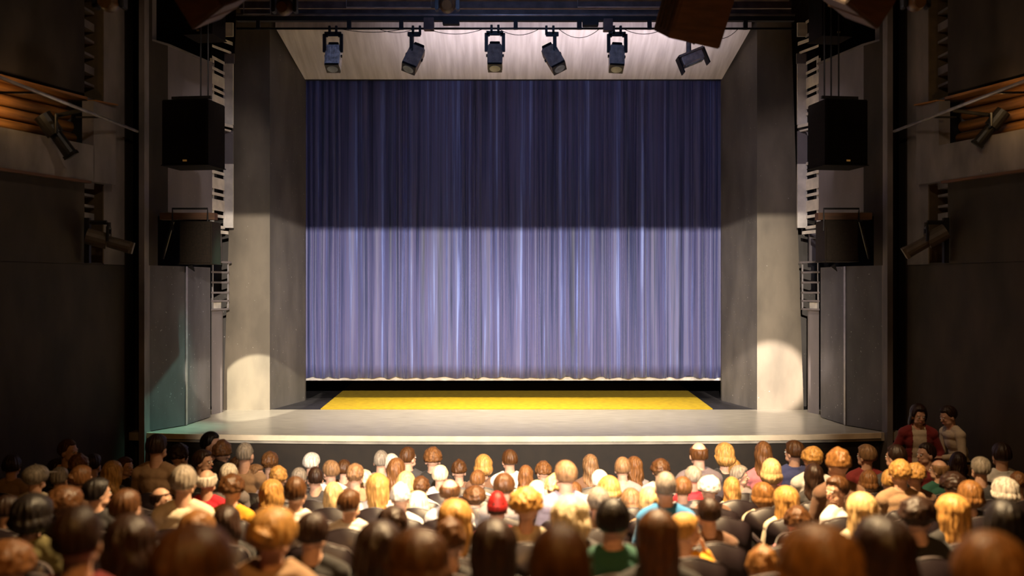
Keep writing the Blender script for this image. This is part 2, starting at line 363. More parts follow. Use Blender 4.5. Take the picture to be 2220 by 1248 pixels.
        m = MB(); m.plan([(X(484, d1), d1), (X(505, d1), d1), (X(505, d1), d1 + .04), (X(484, d1), d1 + .04)], Z(352, 17.2), Z(280, 17.2)); fin(m, 'stile', M_panel, r)
        m = MB(); m.plan([(X(486, d1), d1), (X(507, d1), d1), (X(507, d1), d1 + .04), (X(486, d1), d1 + .04)], Z(132, 17.2), Z(110, 17.2)); fin(m, 'stile', M_panel, r)
        m = MB(); m.tube([P(461, 340, 17.2), P(484, 285, 17.3)], .02); m.tube([P(470, 340, 17.2), P(461, 290, 17.3)], .015); fin(m, 'brace', M_steel, r)
        # grey shelf rack below it
        r = empty('shelf_rack', (X(478, 17.2) if not s else SCX - X(478, 17.2), 17.2, Z(672, 17.2)), 'small open metal rack of shelves beneath the slatted tower beside the %s' % ('teal washed flat' if not s else 'lilac grey flat'), 'rack')
        for yy, xe in ((568, 499), (590, 494), (612, 494), (634, 494), (652, 494), (670, 494)):
            m = MB(); m.plan([(X(458, 16.9), 16.9), (X(xe, 17.4), 17.4), (X(xe, 17.4), 17.5), (X(458, 16.9), 17.0)], Z(yy + 2, 17.2), Z(yy - 2, 17.2)); fin(m, 'shelf', M_panel, r)
        m = MB(); m.plan([(X(459, 16.95), 16.95), (X(461, 16.95), 16.95), (X(461, 16.95), 17.0), (X(459, 16.95), 17.0)], Z(672, 17.2), Z(566, 17.2)); fin(m, 'upright', M_steel, r)
        m = MB(); m.plan([(X(493, 17.45), 17.45), (X(495, 17.45), 17.45), (X(495, 17.45), 17.5), (X(493, 17.45), 17.5)], Z(672, 17.2), Z(566, 17.2)); fin(m, 'upright', M_steel, r)
        m = MB(); m.plan([(X(460, 17.0), 17.0), (X(478, 17.3), 17.3), (X(478, 17.3), 17.34), (X(460, 17.0), 17.04)], Z(670, 17.2), Z(655, 17.2)); fin(m, 'box_panel', M_white, r)
        # wall slot louvres
        for (ya, yb, n, wh) in ((-40, 215, 8, 'above'), (400, 470, 3, 'below')):
            mid = (d183 + d225) / 2
            r = empty('louvre_slot', ((wx(mid) - .2) if not s else SCX - (wx(mid) - .2), mid, Z(yb, mid)), 'recessed slot of pale louvre blades %s the gallery beyond the %s flat' % (wh, 'teal washed' if not s else 'lilac grey'), 'louvre slot')
            m = MB()
            for i in range(n + 1):
                zz = Z(ya + (yb - ya) * i / n, mid); h = .035 if i % 3 else .11
                m.plan([(wx(d183 + .03) - .02, d183 + .03), (wx(d225 - .05) - .1, d225 - .05), (wx(d225 - .05) - .4, d225 - .05), (wx(d183 + .03) - .4, d183 + .03)], zz - h / 2, zz + h / 2)
            fin(m, 'blades', M_wall2, r)
            m = MB(); m.plan([(wx(d225 - .02), d225 - .02), (wx(d225 - .02) - .45, d225 - .02), (wx(d225) - .45, d225), (wx(d225), d225)], Z(yb + (0 if n > 4 else 100), mid), Z(ya, mid)); fin(m, 'side_board', mat('slot_side_board', (0.10, 0.065, 0.03)), r)
        # gallery: parapet, planks
        w2 = 'on the wall beyond the teal washed flat' if not s else 'on the wall beyond the lilac grey flat'
        r = empty('wall_gallery', (wx(13.4) if not s else SCX - wx(13.4), 13.4, zb_), 'wood lined technical gallery with pale parapet %s' % w2, 'gallery')
        dE = wd(248) - .2
        m = MB(); wb(m, 11.0, wd(180), zb_, CZ + 1.98, .16, -.0); wb(m, wd(178), dE, zb_, CZ + 2.6, .16, 0.001); fin(m, 'parapet', M_wall2, r)
        m = MB(); wb(m, 11.0, wd(170), zb_ - .035, zb_ - .001, .18, .1); fin(m, 'lower_moulding', M_ply, r)
        for k in range(4):
            z = CZ + 1.98 + .02 + k * .165
            m = MB(); ya, yb = 11.0, wd(176)
            m.tube([(wx(ya) - .12 - .04 * k, ya, z + .07), (wx(yb) - .12 - .04 * k, yb, z + .07)], .075, 14); fin(m, 'plank', M_wood, r, smooth=True)
        m = MB(); wb(m, 11.0, wd(182), zc - .035, zc - .001, .05, -.5); fin(m, 'lintel_board', M_wood, r)
        m = MB(); m.plan([(wx(wd(182)) + .17, wd(182)), (wx(wd(246)) + .17, wd(246) - .25), (wx(wd(246)) + .05, wd(246) - .25), (wx(wd(182)) + .05, wd(182))], CZ + 2.601, CZ + 2.62); fin(m, 'end_cap', M_wood, r)
        # rail along the gallery
        r = empty('lighting_rail', (X(298, 14.7) if not s else SCX - X(298, 14.7), 13.0, CZ + 2.32), 'thin steel lighting rail running past the gallery %s' % w2, 'rail')
        m = MB(); m.tube([(X(298, 14.72), 14.72, CZ + 2.315), (X(298, 14.72) - .1, 10.6, CZ + 2.315)], .022); fin(m, 'pipe', M_steel, r, smooth=True)
        m = MB(); m.tube([(X(298, 14.72) - .07, 13.5, CZ + 2.315), (wx(13.5) + .17, 13.5, CZ + 2.315)], .014); fin(m, 'bracket', M_blackmetal, r)
        m = MB(); m.tube([(X(298, 14.72) - .09, 11.8, CZ + 2.315), (wx(11.8) + .05, 11.8, CZ + 2.315)], .014); fin(m, 'bracket', M_blackmetal, r)
sides()

# ------------------------------------------------------------------ the hall shell
TOPZ = CZ + 5.9
m = MB(); m.box((0, 6, TOPZ + .1), (26, 26, .2)); struct(m.build('ceiling', M_ceil))
m = MB(); m.box((0, -4.1, 5), (26, .2, 12)); struct(m.build('wall_rear', M_wall))
for s in (-1, 1):
    m = MB(); m.box((s * 6.75, 18.6, 5), (.2, 14.2, 11)); struct(m.build('wall_backstage_side', M_black))
# the shutter blade of the front lantern hanging behind the viewer
r = empty('profile_lantern', LA, 'black profile lantern with its shutter blade, high at the back of the hall', 'stage lamp')
es = (CZ + 1.138 - LA.z) / (19.34 - LA.y); ze = LA.z + es * 0.4
m = MB(); m.box((LA.x, LA.y + .4, ze + .30), (1.6, .004, .60)); m.build('shutter_blade', M_blackmetal, r)
m = MB(); m.box((LA.x, LA.y - .3, LA.z), (.34, .5, .34)); m.build('housing', M_blackmetal, r, bevel=.02)
m = MB(); m.box((LA.x, LA.y + .2, ze + .61), (.3, .6, .02)); m.build('shutter_arm', M_blackmetal, r)
m = MB(); m.tube([(LA.x, LA.y - .3, LA.z + .17), (LA.x, LA.y - .3, TOPZ)], .025); m.build('hanging_pole', M_blackmetal, r)

# ------------------------------------------------------------------ lighting bridge and lamps
BD = 15.5
def bridge():
    r = empty('lighting_bridge', (0, BD, Z(62, BD)), 'long dark lighting bridge with pipe and posts spanning above the blue curtain', 'lighting bridge')
    xl, xr = X(513, BD), X(1722, BD)
    m = MB(); m.box(((xl + xr) / 2, BD + .35, Z(-30, BD)), (xr - xl + .1, .06, (70) / F * BD)); m.box(((xl + xr) / 2, BD + .3, Z(10, BD) + .16), (xr - xl, .6, .04)); m.build('fascia', M_brown, r)
    m = MB(); m.box(((xl + xr) / 2, BD + .02, Z(41, BD)), (xr - xl, .1, 9 / F * BD)); m.build('bottom_beam', M_black, r)
    m = MB(); m.tube([(xl, BD - .02, Z(33, BD)), (xr, BD - .02, Z(33, BD))], .022); m.build('chord', M_steel, r, smooth=True)
    m = MB(); m.box(((xl + xr) / 2, BD + .25, Z(23, BD)), (xr - xl, .05, 22 / F * BD)); m.build('kick_board', M_brown, r)
    m = MB(); m.tube([(xl, BD, Z(62, BD)), (xr, BD, Z(62, BD))], .017); m.build('pipe', M_blackmetal, r, smooth=True)
    for px, wpx in ((757, 9), (870, 9), (1118, 9), (1256, 10), (1408, 9), (1616, 9), (560, 8)):
        m = MB(); m.box((X(px, BD), BD, Z(52, BD)), (wpx / F * BD, .05, 24 / F * BD)); m.build('post', M_black, r)
    for (a, b, y) in ((752, 935, 18), (1252, 1440, 17), (530, 588, 32)):
        m = MB(); za = Z(y, BD); zt = Z(-20, BD)
        m.tube([(X(a, BD), BD - .05, zt), (X(a, BD), BD - .05, za), (X(b, BD), BD - .05, za), (X(b, BD), BD - .05, zt)], .012, 8); m.build('hanging_frame', M_steel, r)
    for px, py, wp, hp, lab in ((930, 53, 22, 26, 'first'), (1280, 50, 34, 14, ''), (1318, 55, 20, 26, ''), (978, 48, 36, 12, '')):
        m = MB(); m.box((X(px, BD), BD, Z(py, BD)), (wp / F * BD, .14, hp / F * BD)); m.build('junction_box', M_black if hp < 20 else M_brown, r, bevel=.006)
    for k, (a, b, dp) in enumerate(((735, 880, 8), (925, 1050, 12), (1080, 1170, 14), (1210, 1300, 20), (1350, 1440, 12), (1520, 1600, 22), (820, 900, 9))):
        pts = [(X(a + (b - a) * t / 10, BD), BD - .03, Z(63 + dp * 4 * (t / 10) * (1 - t / 10), BD)) for t in range(11)]
        m = MB(); m.tube(pts, .005, 6); m.build('cable', M_black, r)
bridge()

def lantern(px, py0, py1, tilt, label, housing, kind='frontal', d=BD, name='stage_spotlight', group=None, yaw=0.0):
    """yoke lamp hanging from the bridge pipe: clamps, yoke, housing, lens, colour frame"""
    H = (py1 - py0) / F * d; top = Z(py0, d); x = X(px, d); S = H / 0.62
    r = empty(name, (x, d, top), label, 'stage lamp', group)
    def B(m, n, mt, par=r, **kw):
        return m.build(n, mt, par, **kw)
    for q in (-.05, .05):
        m = MB(); m.box((x + q * S, d, top - .025 * S), (.035 * S, .05 * S, .13 * S)); B(m, 'clamp', M_blackmetal, bevel=.004)
    hw = .125 * S if kind == 'frontal' else .07 * S
    m = MB()
    zt = top - .08 * S; zb = zt - .27 * S
    xs = 0.0 if kind == 'frontal' else (-.07 * S if tilt > 0 else .07 * S)
    m.box((x + xs * .5, d, zt), (2 * hw + abs(xs) * .6, .05 * S, .06 * S)); 
    if kind == 'frontal':
        m.box((x - hw, d, (zt + zb) / 2), (.05 * S, .05 * S, zt - zb)); m.box((x + hw, d, (zt + zb) / 2), (.05 * S, .05 * S, zt - zb))
        m.box((x - hw * .8, d, zt - .02 * S), (.05 * S, .05 * S, .05 * S)); m.box((x + hw * .8, d, zt - .02 * S), (.05 * S, .05 * S, .05 * S))
    else:
        m.box((x + xs, d - .03, (zt + zb) / 2), (.05 * S, .04 * S, zt - zb)); m.box((x + xs, d + .14 * S, (zt + zb) / 2), (.04 * S, .03 * S, zt - zb))
    B(m, 'yoke', M_blackmetal, bevel=.004)
    rot = Matrix.Rotation(R(tilt), 3, 'Y') @ Matrix.Rotation(R(-22), 3, 'X')
    c = Vector((x + math.sin(R(tilt)) * -.10 * S, d + .04, top - .40 * S))
    ax = rot @ Vector((0, 0, -1)); side = rot @ Vector((1, 0, 0)); back = rot @ Vector((0, 1, 0))
    def loc(u, v, t): return c + side * u + back * v + ax * t
    m = MB(); m.box(loc(0, 0, .03 * S), (.22 * S, .2 * S, .36 * S), rot)
    hb = B(m, 'housing', housing, bevel=.018 * S)
    m = MB()
    for k in range(5): m.box(loc((-.07 + .035 * k) * S, -.103 * S, .03 * S), (.008 * S, .012 * S, .27 * S), rot)
    B(m, 'cooling_fin', housing, hb) if False else m.build('cooling_fins', housing, r)
    m = MB(); m.box(loc(0, 0, -.16 * S), (.15 * S, .16 * S, .08 * S), rot); B(m, 'lamp_cap', M_blackmetal, bevel=.008)
    m = MB(); m.box(loc(0, 0, .205 * S), (.205 * S, .21 * S, .035 * S), rot); B(m, 'colour_frame', M_blackmetal, bevel=.004)
    m = MB(); m.tube([loc(0, 0, .215 * S), loc(0, 0, .228 * S)], .08 * S, 20); B(m, 'lens', M_lens)
    for q in (-1, 1):
        m = MB(); m.tube([loc(q * .095 * S, 0, 0), loc(q * .13 * S, 0, 0)], .022 * S, 12); B(m, 'tilt_knob', M_blackmetal)
    return r
G6 = None
lantern(722, 62, 153, 0, 'pale finned spotlight, first on the bridge at the teal side', M_lamplight)
lantern(903, 62, 156, 22, 'grey spotlight swung toward the pale finned one, hanging beside it on the bridge', M_lampgrey, 'side')
lantern(1073, 60, 152, 0, 'grey spotlight hanging straight in its yoke at the middle of the bridge', M_lampgrey)
lantern(1192, 62, 156, -27, 'grey spotlight swung aside, with teal glint, hanging between two straight ones on the bridge', M_lampgrey, 'side')
lantern(1338, 62, 154, 3, 'light grey spotlight hanging straight beside the junction box and brown plywood speaker', mat('lamp_housing_mid', (0.55, 0.48, 0.44), 0.45, 0.2, var=0.2, scale=12))

def flood():
    d = 15.5; r = empty('flood_lamp', P(1498, 92, d), 'short tilted floodlight with open flaps hanging under the brown plywood speaker', 'stage lamp')
    t = R(-22)
    rot = Matrix.Rotation(t, 3, 'Y'); c = P(1500, 127, d)
    m = MB(); m.tube([P(1493, 60, d), P(1493, 122, d)], .04, 12); m.build('stem', M_lampgrey, r)
    m = MB(); m.box(c, (.34, .22, .16), rot); m.build('housing', mat('lamp_housing_mid', (0.3, 0.29, 0.3)), r, bevel=.02)
    m = MB(); m.box(c + rot @ Vector((0, 0, .09)), (.40, .26, .03), rot); m.build('top_plate', M_lampgrey, r)
    for s in (-1, 1):
        m = MB(); m.box(c + rot @ Vector((s * .21, 0, -.04)), (.02, .24, .26), rot); m.build('flap', M_blackmetal, r)
    m = MB(); m.box(c + rot @ Vector((0, 0, -.085)), (.30, .18, .012), rot); m.build('lens', M_lens, r)
flood()

# ------------------------------------------------------------------ loudspeakers, hanging units
def speaker(px0, px1, py0, py1, d, depth, label, mt, yaw=0, bar=True, name='loudspeaker', logo=True, up=None, taper=0.0):
    x0, x1 = X(px0, d), X(px1, d); z1, z0 = Z(py0, d), Z(py1, d); cx = (x0 + x1) / 2
    r = empty(name, (cx, d, z0), label, 'loudspeaker')
    rot = Matrix.Rotation(R(yaw), 4, 'Z')
    def T(m):
        M = Matrix.Translation((cx, d, 0)) @ rot @ Matrix.Translation((-cx, -d, 0))
        bmesh.ops.transform(m.bm, matrix=M, verts=m.bm.verts); return m
    wd_ = x1 - x0; m = MB()
    m.plan([(x0, d + .02), (x1, d + .02), (x1 - taper, d + depth), (x0 + taper, d + depth)], z0, z1)
    T(m).build('cabinet', mt, r, bevel=.012)
    m = MB(); m.box((cx, d + .012, (z0 + z1) / 2), (wd_ * .93, .02, (z1 - z0) * .94)); T(m).build('grille', M_grille if mt is M_speaker else mt, r)
    if logo:
        m = MB(); m.box((cx + wd_ * .02, d - .004, z0 + (z1 - z0) * .07), (wd_ * .09, .01, .025)); T(m).build('badge', M_badge, r)
    if bar:
        m = MB(); m.box((cx, d + depth * .4, z1 + .06), (wd_ * .86, .05, .04)); m.box((cx - wd_ * .3, d + depth * .4, z1 + .03), (.03, .04, .07)); m.box((cx + wd_ * .3, d + depth * .4, z1 + .03), (.03, .04, .07)); T(m).build('flying_bar', M_blackmetal, r)
    if up:
        for q in up:
            m = MB(); m.tube([(cx + q * wd_, d + depth * .4, z1 + .06), (cx + q * wd_, d + depth * .4, TOPZ)], .012, 8); T(m).build('hanging_cable', M_blackmetal, r)
    return r
tl = 'over the teal washed flat'; tr = 'over the lilac grey flat'
speaker(346, 452, 214, 358, 14.2, .6, 'big black loudspeaker hanging on cables ' + tl, M_speaker, -8, up=(.2, .36))
speaker(1788, 1886, 214, 358, 14.2, .6, 'big black loudspeaker hanging on cables ' + tr, M_speaker, 8, up=(-.36, -.2, -.02))
speaker(396, 460, -40, 74, 14.6, .5, 'upper black loudspeaker partly out of view above the big one ' + tl, M_speaker, -8, up=(0,))
speaker(1783, 1850, -40, 78, 14.6, .5, 'upper black loudspeaker partly out of view above the big one ' + tr, M_speaker, 8, up=(0,))

def low_speaker(s):
    px0, px1, py0, py1 = (388, 458, 479, 572) if not s else (1790, 1862, 476, 567)
    d = 14.9
    r = speaker(px0, px1, py0, py1, d, .5, 'small brown grey loudspeaker on a bracket above the ' + ('teal washed flat' if not s else 'lilac grey flat'), M_speaker2, 0, bar=False, logo=False)
    a, b = (374, 450) if not s else (1786, 1862)
    m = MB(); z = Z(452, d); m.tube([P(a, 500, d + .1), P(a, 452, d + .1), P(b, 452, d + .1), P(b, 480, d + .1)], .016, 8); m.build('bracket_frame', M_blackmetal, r)
    a, b = (340, 460) if not s else (1779, 1897)
    m = MB(); m.box((X((a + b) / 2, d), d + .2, Z(467, d)), ((b - a) / F * d, .16, 15 / F * d)); m.build('carrying_beam', M_ply, r)
    px = 422 if not s else 1815
    m = MB(); m.tube([P(px - 10, 575, d + .15), P(px, 588, d + .15)], .05, 4, .005); m.build('tilt_bracket', M_blackmetal, r)
    px = 352 if not s else 1885
    m = MB(); m.tube([P(px, 560, d + .6), P(px + (22 if not s else -20), 480, d + .4)], .03, 8); m.build('strut', M_blackmetal, r)
low_speaker(0); low_speaker(1)

def ply_box(px, py, wpx, hpx, d, yaw, pitch, roll, label, mt=M_ply):
    c = P(px, py, d); sx, sz = wpx / F * d, hpx / F * d
    r = empty('ceiling_speaker', c, label, 'loudspeaker')
    rot = (Matrix.Rotation(R(yaw), 3, 'Z') @ Matrix.Rotation(R(pitch), 3, 'X') @ Matrix.Rotation(R(roll), 3, 'Y'))
    m = MB(); m.box(c, (sx, sx * .8, sz), rot); m.build('cabinet', mt, r, bevel=.012)
    m = MB(); m.box(c + rot @ Vector((0, 0, -sz / 2 - .004)), (.012, sx * .8, .012), rot); m.build('seam', M_ply, r)
    m = MB()
    for k in range(4): m.box(c + rot @ Vector((-sx / 2 - .004, -sx * .25 + sx * .17 * k, 0)), (.01, .02, sz * .8), rot)
    m.build('side_batten', mat('worn_brown_batten', (0.055, 0.034, 0.016)), r)
    m = MB(); m.box(c + rot @ Vector((0, -sx * .4 - .004, 0)), (sx * .9, .01, sz * .9), rot); m.build('front_board', M_ply, r)
    m = MB(); m.tube([c, (c.x, c.y, TOPZ)], .03, 8); m.build('hanging_pole', M_blackmetal, r)
ply_box(1506, 22, 122, 128, 10.6, 14, 24, 8, 'large brown plywood loudspeaker hanging from the ceiling in front of the bridge', M_ply)
ply_box(452, -22, 120, 110, 9.0, -30, 28, -18, 'dark brown plywood loudspeaker hanging over the tower above the teal washed flat', mat('dark_plywood', (0.07, 0.032, 0.016), 0.6))
ply_box(1865, -28, 130, 115, 9.0, 30, 28, 18, 'dark brown plywood loudspeaker hanging over the tower above the lilac grey flat', MATS['dark_plywood'])

def mover(px, py, wpx, d, label):
    c = P(px, py, d); s = wpx / F * d
    r = empty('moving_head_lamp', c, label, 'stage lamp')
    mt = mat('moving_head_brown', (0.09, 0.04, 0.015), 0.45, var=0.4, scale=14)
    m = MB(); m.box((c.x, c.y, c.z + s * .75), (s * 1.0, s * .7, s * .4)); m.build('base', M_blackmetal, r, bevel=.02)
    for q in (-1, 1):
        m = MB(); m.box((c.x + q * s * .42, c.y, c.z + s * .2), (s * .14, s * .4, s * .9)); m.build('yoke_arm', M_blackmetal, r, bevel=.01)
    m = MB(); m.ball(c, (s * .33, s * .42, s * .36)); m.build('head', mt, r, smooth=True)
    m = MB(); m.tube([c + Vector((0, -s * .36, -s * .1)), c + Vector((0, -s * .46, -s * .14))], s * .2, 18); m.build('lens', mat('amber_glass', (0.10, 0.045, 0.012), 0.25), r)
    m = MB(); m.tube([(c.x, c.y, c.z + s * .9), (c.x, c.y, TOPZ)], .03, 8); m.build('hanging_pole', M_blackmetal, r)
mover(617, 14, 56, 12.5, 'brown moving head lamp hanging above the first spotlight and the teal side pillar')
mover(970, 10, 54, 12.5, 'brown moving head lamp hanging above the middle spotlights of the bridge')
mover(1985, 4, 60, 11.5, 'black lamp hanging at the top of the louvre slot over the two standing people')
mover(238, 2, 70, 11.5, 'black lamp hanging at the top of the louvre slot on the teal side')

def profile(px, py, length, d, ang, label, hang, mt=M_blackmetal, dirz=-1):
    """long barrelled theatre lamp in a yoke, barrel at an angle in the picture plane and towards the stage"""
    c = P(px, py, d); L = length / F * d
    r = empty('profile_spotlight', hang, label, 'stage lamp')
    ax = Vector((math.cos(R(ang)), 0.25, math.sin(R(ang)))).normalized()
    m = MB(); m.tube([c - ax * L * .5, c - ax * L * .42, c - ax * L * .02], L * .19, 14); m.build('housing', mt, r)
    m = MB(); m.tube([c - ax * L * .02, c + ax * L * .5], L * .135, 14, L * .15); m.build('barrel', mt, r)
    m = MB(); m.tube([c + ax * L * .48, c + ax * L * .56], L * .19, 4); m.build('colour_frame', mt, r)
    up = Vector((0, 0, 1)); sd = ax.cross(up).normalized()
    h = Vector(hang)
    for q in (-1, 1):
        a = c + sd * q * L * .22; b = Vector((a.x, a.y, h.z - L * .12))
        m = MB(); m.tube([a, b], L * .035, 6); m.build('yoke_arm', M_blackmetal, r)
    m = MB(); m.tube([c + sd * -L * .22 + Vector((0, 0, h.z - L * .12 - c.z)), c + sd * L * .22 + Vector((0, 0, h.z - L * .12 - c.z))], L * .035, 6); m.build('yoke_bar', M_blackmetal, r)
    m = MB(); m.tube([(c.x, c.y, h.z - L * .12), h], L * .05, 8); m.build('hook_clamp', M_blackmetal, r)
for s in (0, 1):
    dd = 12.9
    if not s:
        profile(122, 292, 98, dd, -58, 'black profile spotlight hanging from the rail before the gallery on the teal flat side', (X(298, 14.72) - .05, dd, CZ + 2.30))
    else:
        profile(2148, 276, 84, dd, -125, 'black profile spotlight hanging from the rail before the gallery on the lilac flat side', (SCX - X(298, 14.72) + .05, dd, CZ + 2.30))
MG = mat('lamp_brown_grey', (0.12, 0.09, 0.065), 0.5)
for s in (0, 1):
    mid = (wd(183) + wd(225)) / 2 - .25; px = 236 if not s else 2008
    hx = (X(px, mid), mid, Z(482, mid))
    profile(px, 524, 92, mid, -16 if not s else -149, 'brown grey spotlight in the louvre slot pointing at the stage, on the %s side' % ('teal flat' if not s else 'lilac flat'), hx, MG)
    r = empty('slot_lamp_frame', (X(px - 36 if not s else px + 36, mid), mid, Z(570, mid)), 'dark upright frame carrying the spotlight in the louvre slot on the %s side' % ('teal flat' if not s else 'lilac flat'), 'lamp frame')
    a = 190 if not s else 2050; b = 232 if not s else 2010
    m = MB(); m.tube([P(a, 570, mid), P(a, 472, mid)], .05, 4); m.build('upright', M_blackmetal, r)
    m = MB(); m.tube([P(a, 482, mid), P(b, 482, mid)], .03, 6); m.build('arm', M_blackmetal, r)

# ------------------------------------------------------------------ people: bodies grown as one skin by voxel union
def fuse(mb, name, voxel, smooth=6, mt=None, displace=None):
    bm = mb.bm; bmesh.ops.recalc_face_normals(bm, faces=bm.faces)
    me = bpy.data.meshes.new('tmp'); bm.to_mesh(me); bm.free()
    o = bpy.data.objects.new('tmp', me); C.objects.link(o)
    r = o.modifiers.new('r', 'REMESH'); r.mode = 'VOXEL'; r.voxel_size = voxel; r.use_smooth_shade = True
    s = o.modifiers.new('s', 'SMOOTH'); s.factor = 0.5; s.iterations = smooth
    dg = bpy.context.evaluated_depsgraph_get(); dg.update()
    out = bpy.data.meshes.new_from_object(o.evaluated_get(dg), depsgraph=dg)
    bpy.data.objects.remove(o); bpy.data.meshes.remove(me)
    out.name = name
    if displace:
        for v in out.vertices: v.co = displace(v.co)
    for p in out.polygons: p.use_smooth = True
    out.materials.clear(); out.materials.append(mt)
    return out
def limb(m, pts, seg=14):
    """tapered chain: list of (point, radius)"""
    for (a, ra), (b, rb) in zip(pts, pts[1:]):
        m.tube([a, b], ra, seg, rb)
    for p, r in pts: m.ball(p, r, u=seg, v=10)
NECK = Vector((0, -0.015, 1.035))      # the pivot of the head when seated
HEADC = Vector((0, 0.005, 0.118))      # skull centre above the pivot
def head_rot(yaw, pitch=0, roll=0):
    return Matrix.Rotation(R(yaw), 3, 'Z') @ Matrix.Rotation(R(pitch), 3, 'X') @ Matrix.Rotation(R(roll), 3, 'Y')
HK = 1.09
def add_head(m, neck, rot, k=1.09):
    def q(x, y, z): return neck + rot @ ((HEADC + Vector((x, y, z))) * k)
    m.ball(q(0, -.008, .01), (.076 * k, .094 * k, .1 * k), rot, 24, 16)
    m.ball(q(0, .028, -.045), (.06 * k, .062 * k, .078 * k), rot, 20, 14)     # face
    m.ball(q(0, .055, -.095), (.03 * k, .028 * k, .022 * k), rot)             # chin
    for s in (-1, 1):
        m.ball(q(s * .04, .035, -.075), (.025 * k, .04 * k, .026 * k), rot)   # jaw
        m.ball(q(s * .079, -.005, -.03), (.011 * k, .02 * k, .031 * k), rot @ Matrix.Rotation(R(-12), 3, 'X'))   # ear
        m.ball(q(s * .03, .068, -.035), (.02 * k, .018 * k, .018 * k), rot)   # cheek
        m.ball(q(s * .03, .078, .014), (.022 * k, .012 * k, .007 * k), rot)   # brow
    m.tube([q(0, .082, 0), q(0, .105, -.036)], .008 * k, 10, .013 * k)        # nose
    m.ball(q(0, .104, -.038), (.015 * k, .011 * k, .009 * k), rot)
    m.ball(q(0, .083, -.064), (.023 * k, .011 * k, .006 * k), rot); m.ball(q(0, .081, -.075), (.019 * k, .011 * k, .006 * k), rot)
    m.tube([neck + Vector((0, -.01, -.09)), neck + rot @ Vector((0, -.01, .07))], .062 * k, 16, .052 * k)
def hand(m, wrist, d, palm_n, k=1.0, curl=0.5):
    """palm, four unequal bent fingers and a thumb from the side of the palm"""
    d = Vector(d).normalized(); n = Vector(palm_n).normalized(); s = d.cross(n).normalized()
    w = Vector(wrist)
    for t in (-.026, -.009, .009, .026):
        m.tube([w + s * t * .6, w + d * .085 * k + s * t], .014, 10, .012)
    for i, (t, L) in enumerate(((-.029, .062), (-.010, .076), (.010, .08), (.029, .07))):
        p = w + d * .082 * k + s * t; a = curl
        pts = [(p, .0095)]
        dd = d
        for j, f in enumerate((.42, .32, .26)):
            ang = a * (0.5 + .5 * j)
            dd = (d * math.cos(ang) + n * math.sin(ang)).normalized()
            p = p + dd * L * f; pts.append((p, .009 - .0008 * j))
        limb(m, pts, 8)
    p = w + d * .02 - s * .022
    q1 = p + (d * .6 - s * .75 + n * .25).normalized() * .04; q2 = q1 + (d * .95 - s * .1 + n * .3).normalized() * .032
    limb(m, [(p, .013), (q1, .0115), (q2, .009)], 8)

SH = .175
SEAT = dict(chest=[((0, -.005, .56), .125), ((0, -.03, .70), .115), ((0, -.04, .84), .115)])
def torso(m, g=0.0, neck=True):
    m.ball((0, -.0, .56), (.165 + g, .125 + g, .12 + g)); m.ball((0, -.02, .68), (.14 + g, .105 + g, .14 + g))
    m.ball((0, -.035, .80), (.155 + g, .11 + g, .14 + g)); m.ball((0, -.04, .885), (.165 + g, .095 + g, .075 + g))
    for s in (-1, 1):
        m.ball((s * SH, -.035, .895), .062 + g)
        m.tube([(s * .05, -.02, .965 + g * .5), (s * SH, -.035, .915)], .05 + g, 12, .05 + g)
def arms(m, g=0.0, left='lap', right='lap', hands=True):
    for s, mode in ((-1, left), (1, right)):
        sh = Vector((s * SH, -.035, .9))
        if mode == 'lap':
            el = Vector((s * .235, .01, .66)); wr = Vector((s * .10, .22, .60)); d = (-s * .35, .9, -.15); n = (0, -.1, -1)
        else:   # hand raised to the cheek, elbow on the armrest
            el = Vector((s * .26, .16, .70)); wr = Vector((s * .13, .10, .99)); d = (-s * .25, -.12, .95); n = (-s * .9, -.25, 0)
        limb(m, [(sh, .052 + g), (sh.lerp(el, .5), .046 + g), (el, .039 + g)]); 
        e2 = wr if g == 0 else el.lerp(wr, .93)
        limb(m, [(el, .039 + g), (el.lerp(wr, .35), .038 + g), (e2, .026 + g)])
        if hands: hand(m, wr, d, n, curl=.55)
def legs(m, g=0.0, foot=True):
    for s in (-1, 1):
        hip = Vector((s * .09, .0, .53)); kn = Vector((s * .125, .40, .51)); an = Vector((s * .13, .39, .10))
        limb(m, [(hip, .085 + g), (hip.lerp(kn, .5), .072 + g), (kn, .056 + g)])
        limb(m, [(kn, .056 + g), (kn.lerp(an, .35), .054 + g), (an, .036 + g)])
        if foot: limb(m, [(an, .036), (an + Vector((0, .02, -.055)), .036), (an + Vector((s * .02, .15, -.065)), .03)])
def shoes(m, pts):
    for an, fw, s in pts:
        an = Vector(an); fw = Vector(fw); limb(m, [(an + Vector((0, 0, -.05)) - fw * .02, .045), (an + Vector((0, 0, -.058)) + fw * .10, .042), (an + Vector((0, 0, -.064)) + fw * .17, .036)])

SKIN = {k: mat('skin_' + k, c, 0.5, var=0.06, scale=20) for k, c in dict(fair=(0.62, 0.36, 0.25), tan=(0.48, 0.26, 0.17)).items()}
V = 0.0085
BODY = {}
for yaw in (-80, -40, -15, 0, 15, 40, 80):
    m = MB(); torso(m); arms(m); legs(m); add_head(m, NECK, head_rot(yaw)); BODY[yaw, 0] = fuse(m, 'body', V, 4, SKIN['fair'])
m = MB(); torso(m); arms(m, 0, 'lap', 'cheek'); legs(m); add_head(m, NECK, head_rot(-55)); BODY[-55, 1] = fuse(m, 'body', V, 4, SKIN['fair'])
m = MB(); torso(m); arms(m); legs(m); add_head(m, NECK, head_rot(50, -22)); BODY[50, 0] = fuse(m, 'body', V, 4, SKIN['fair'])

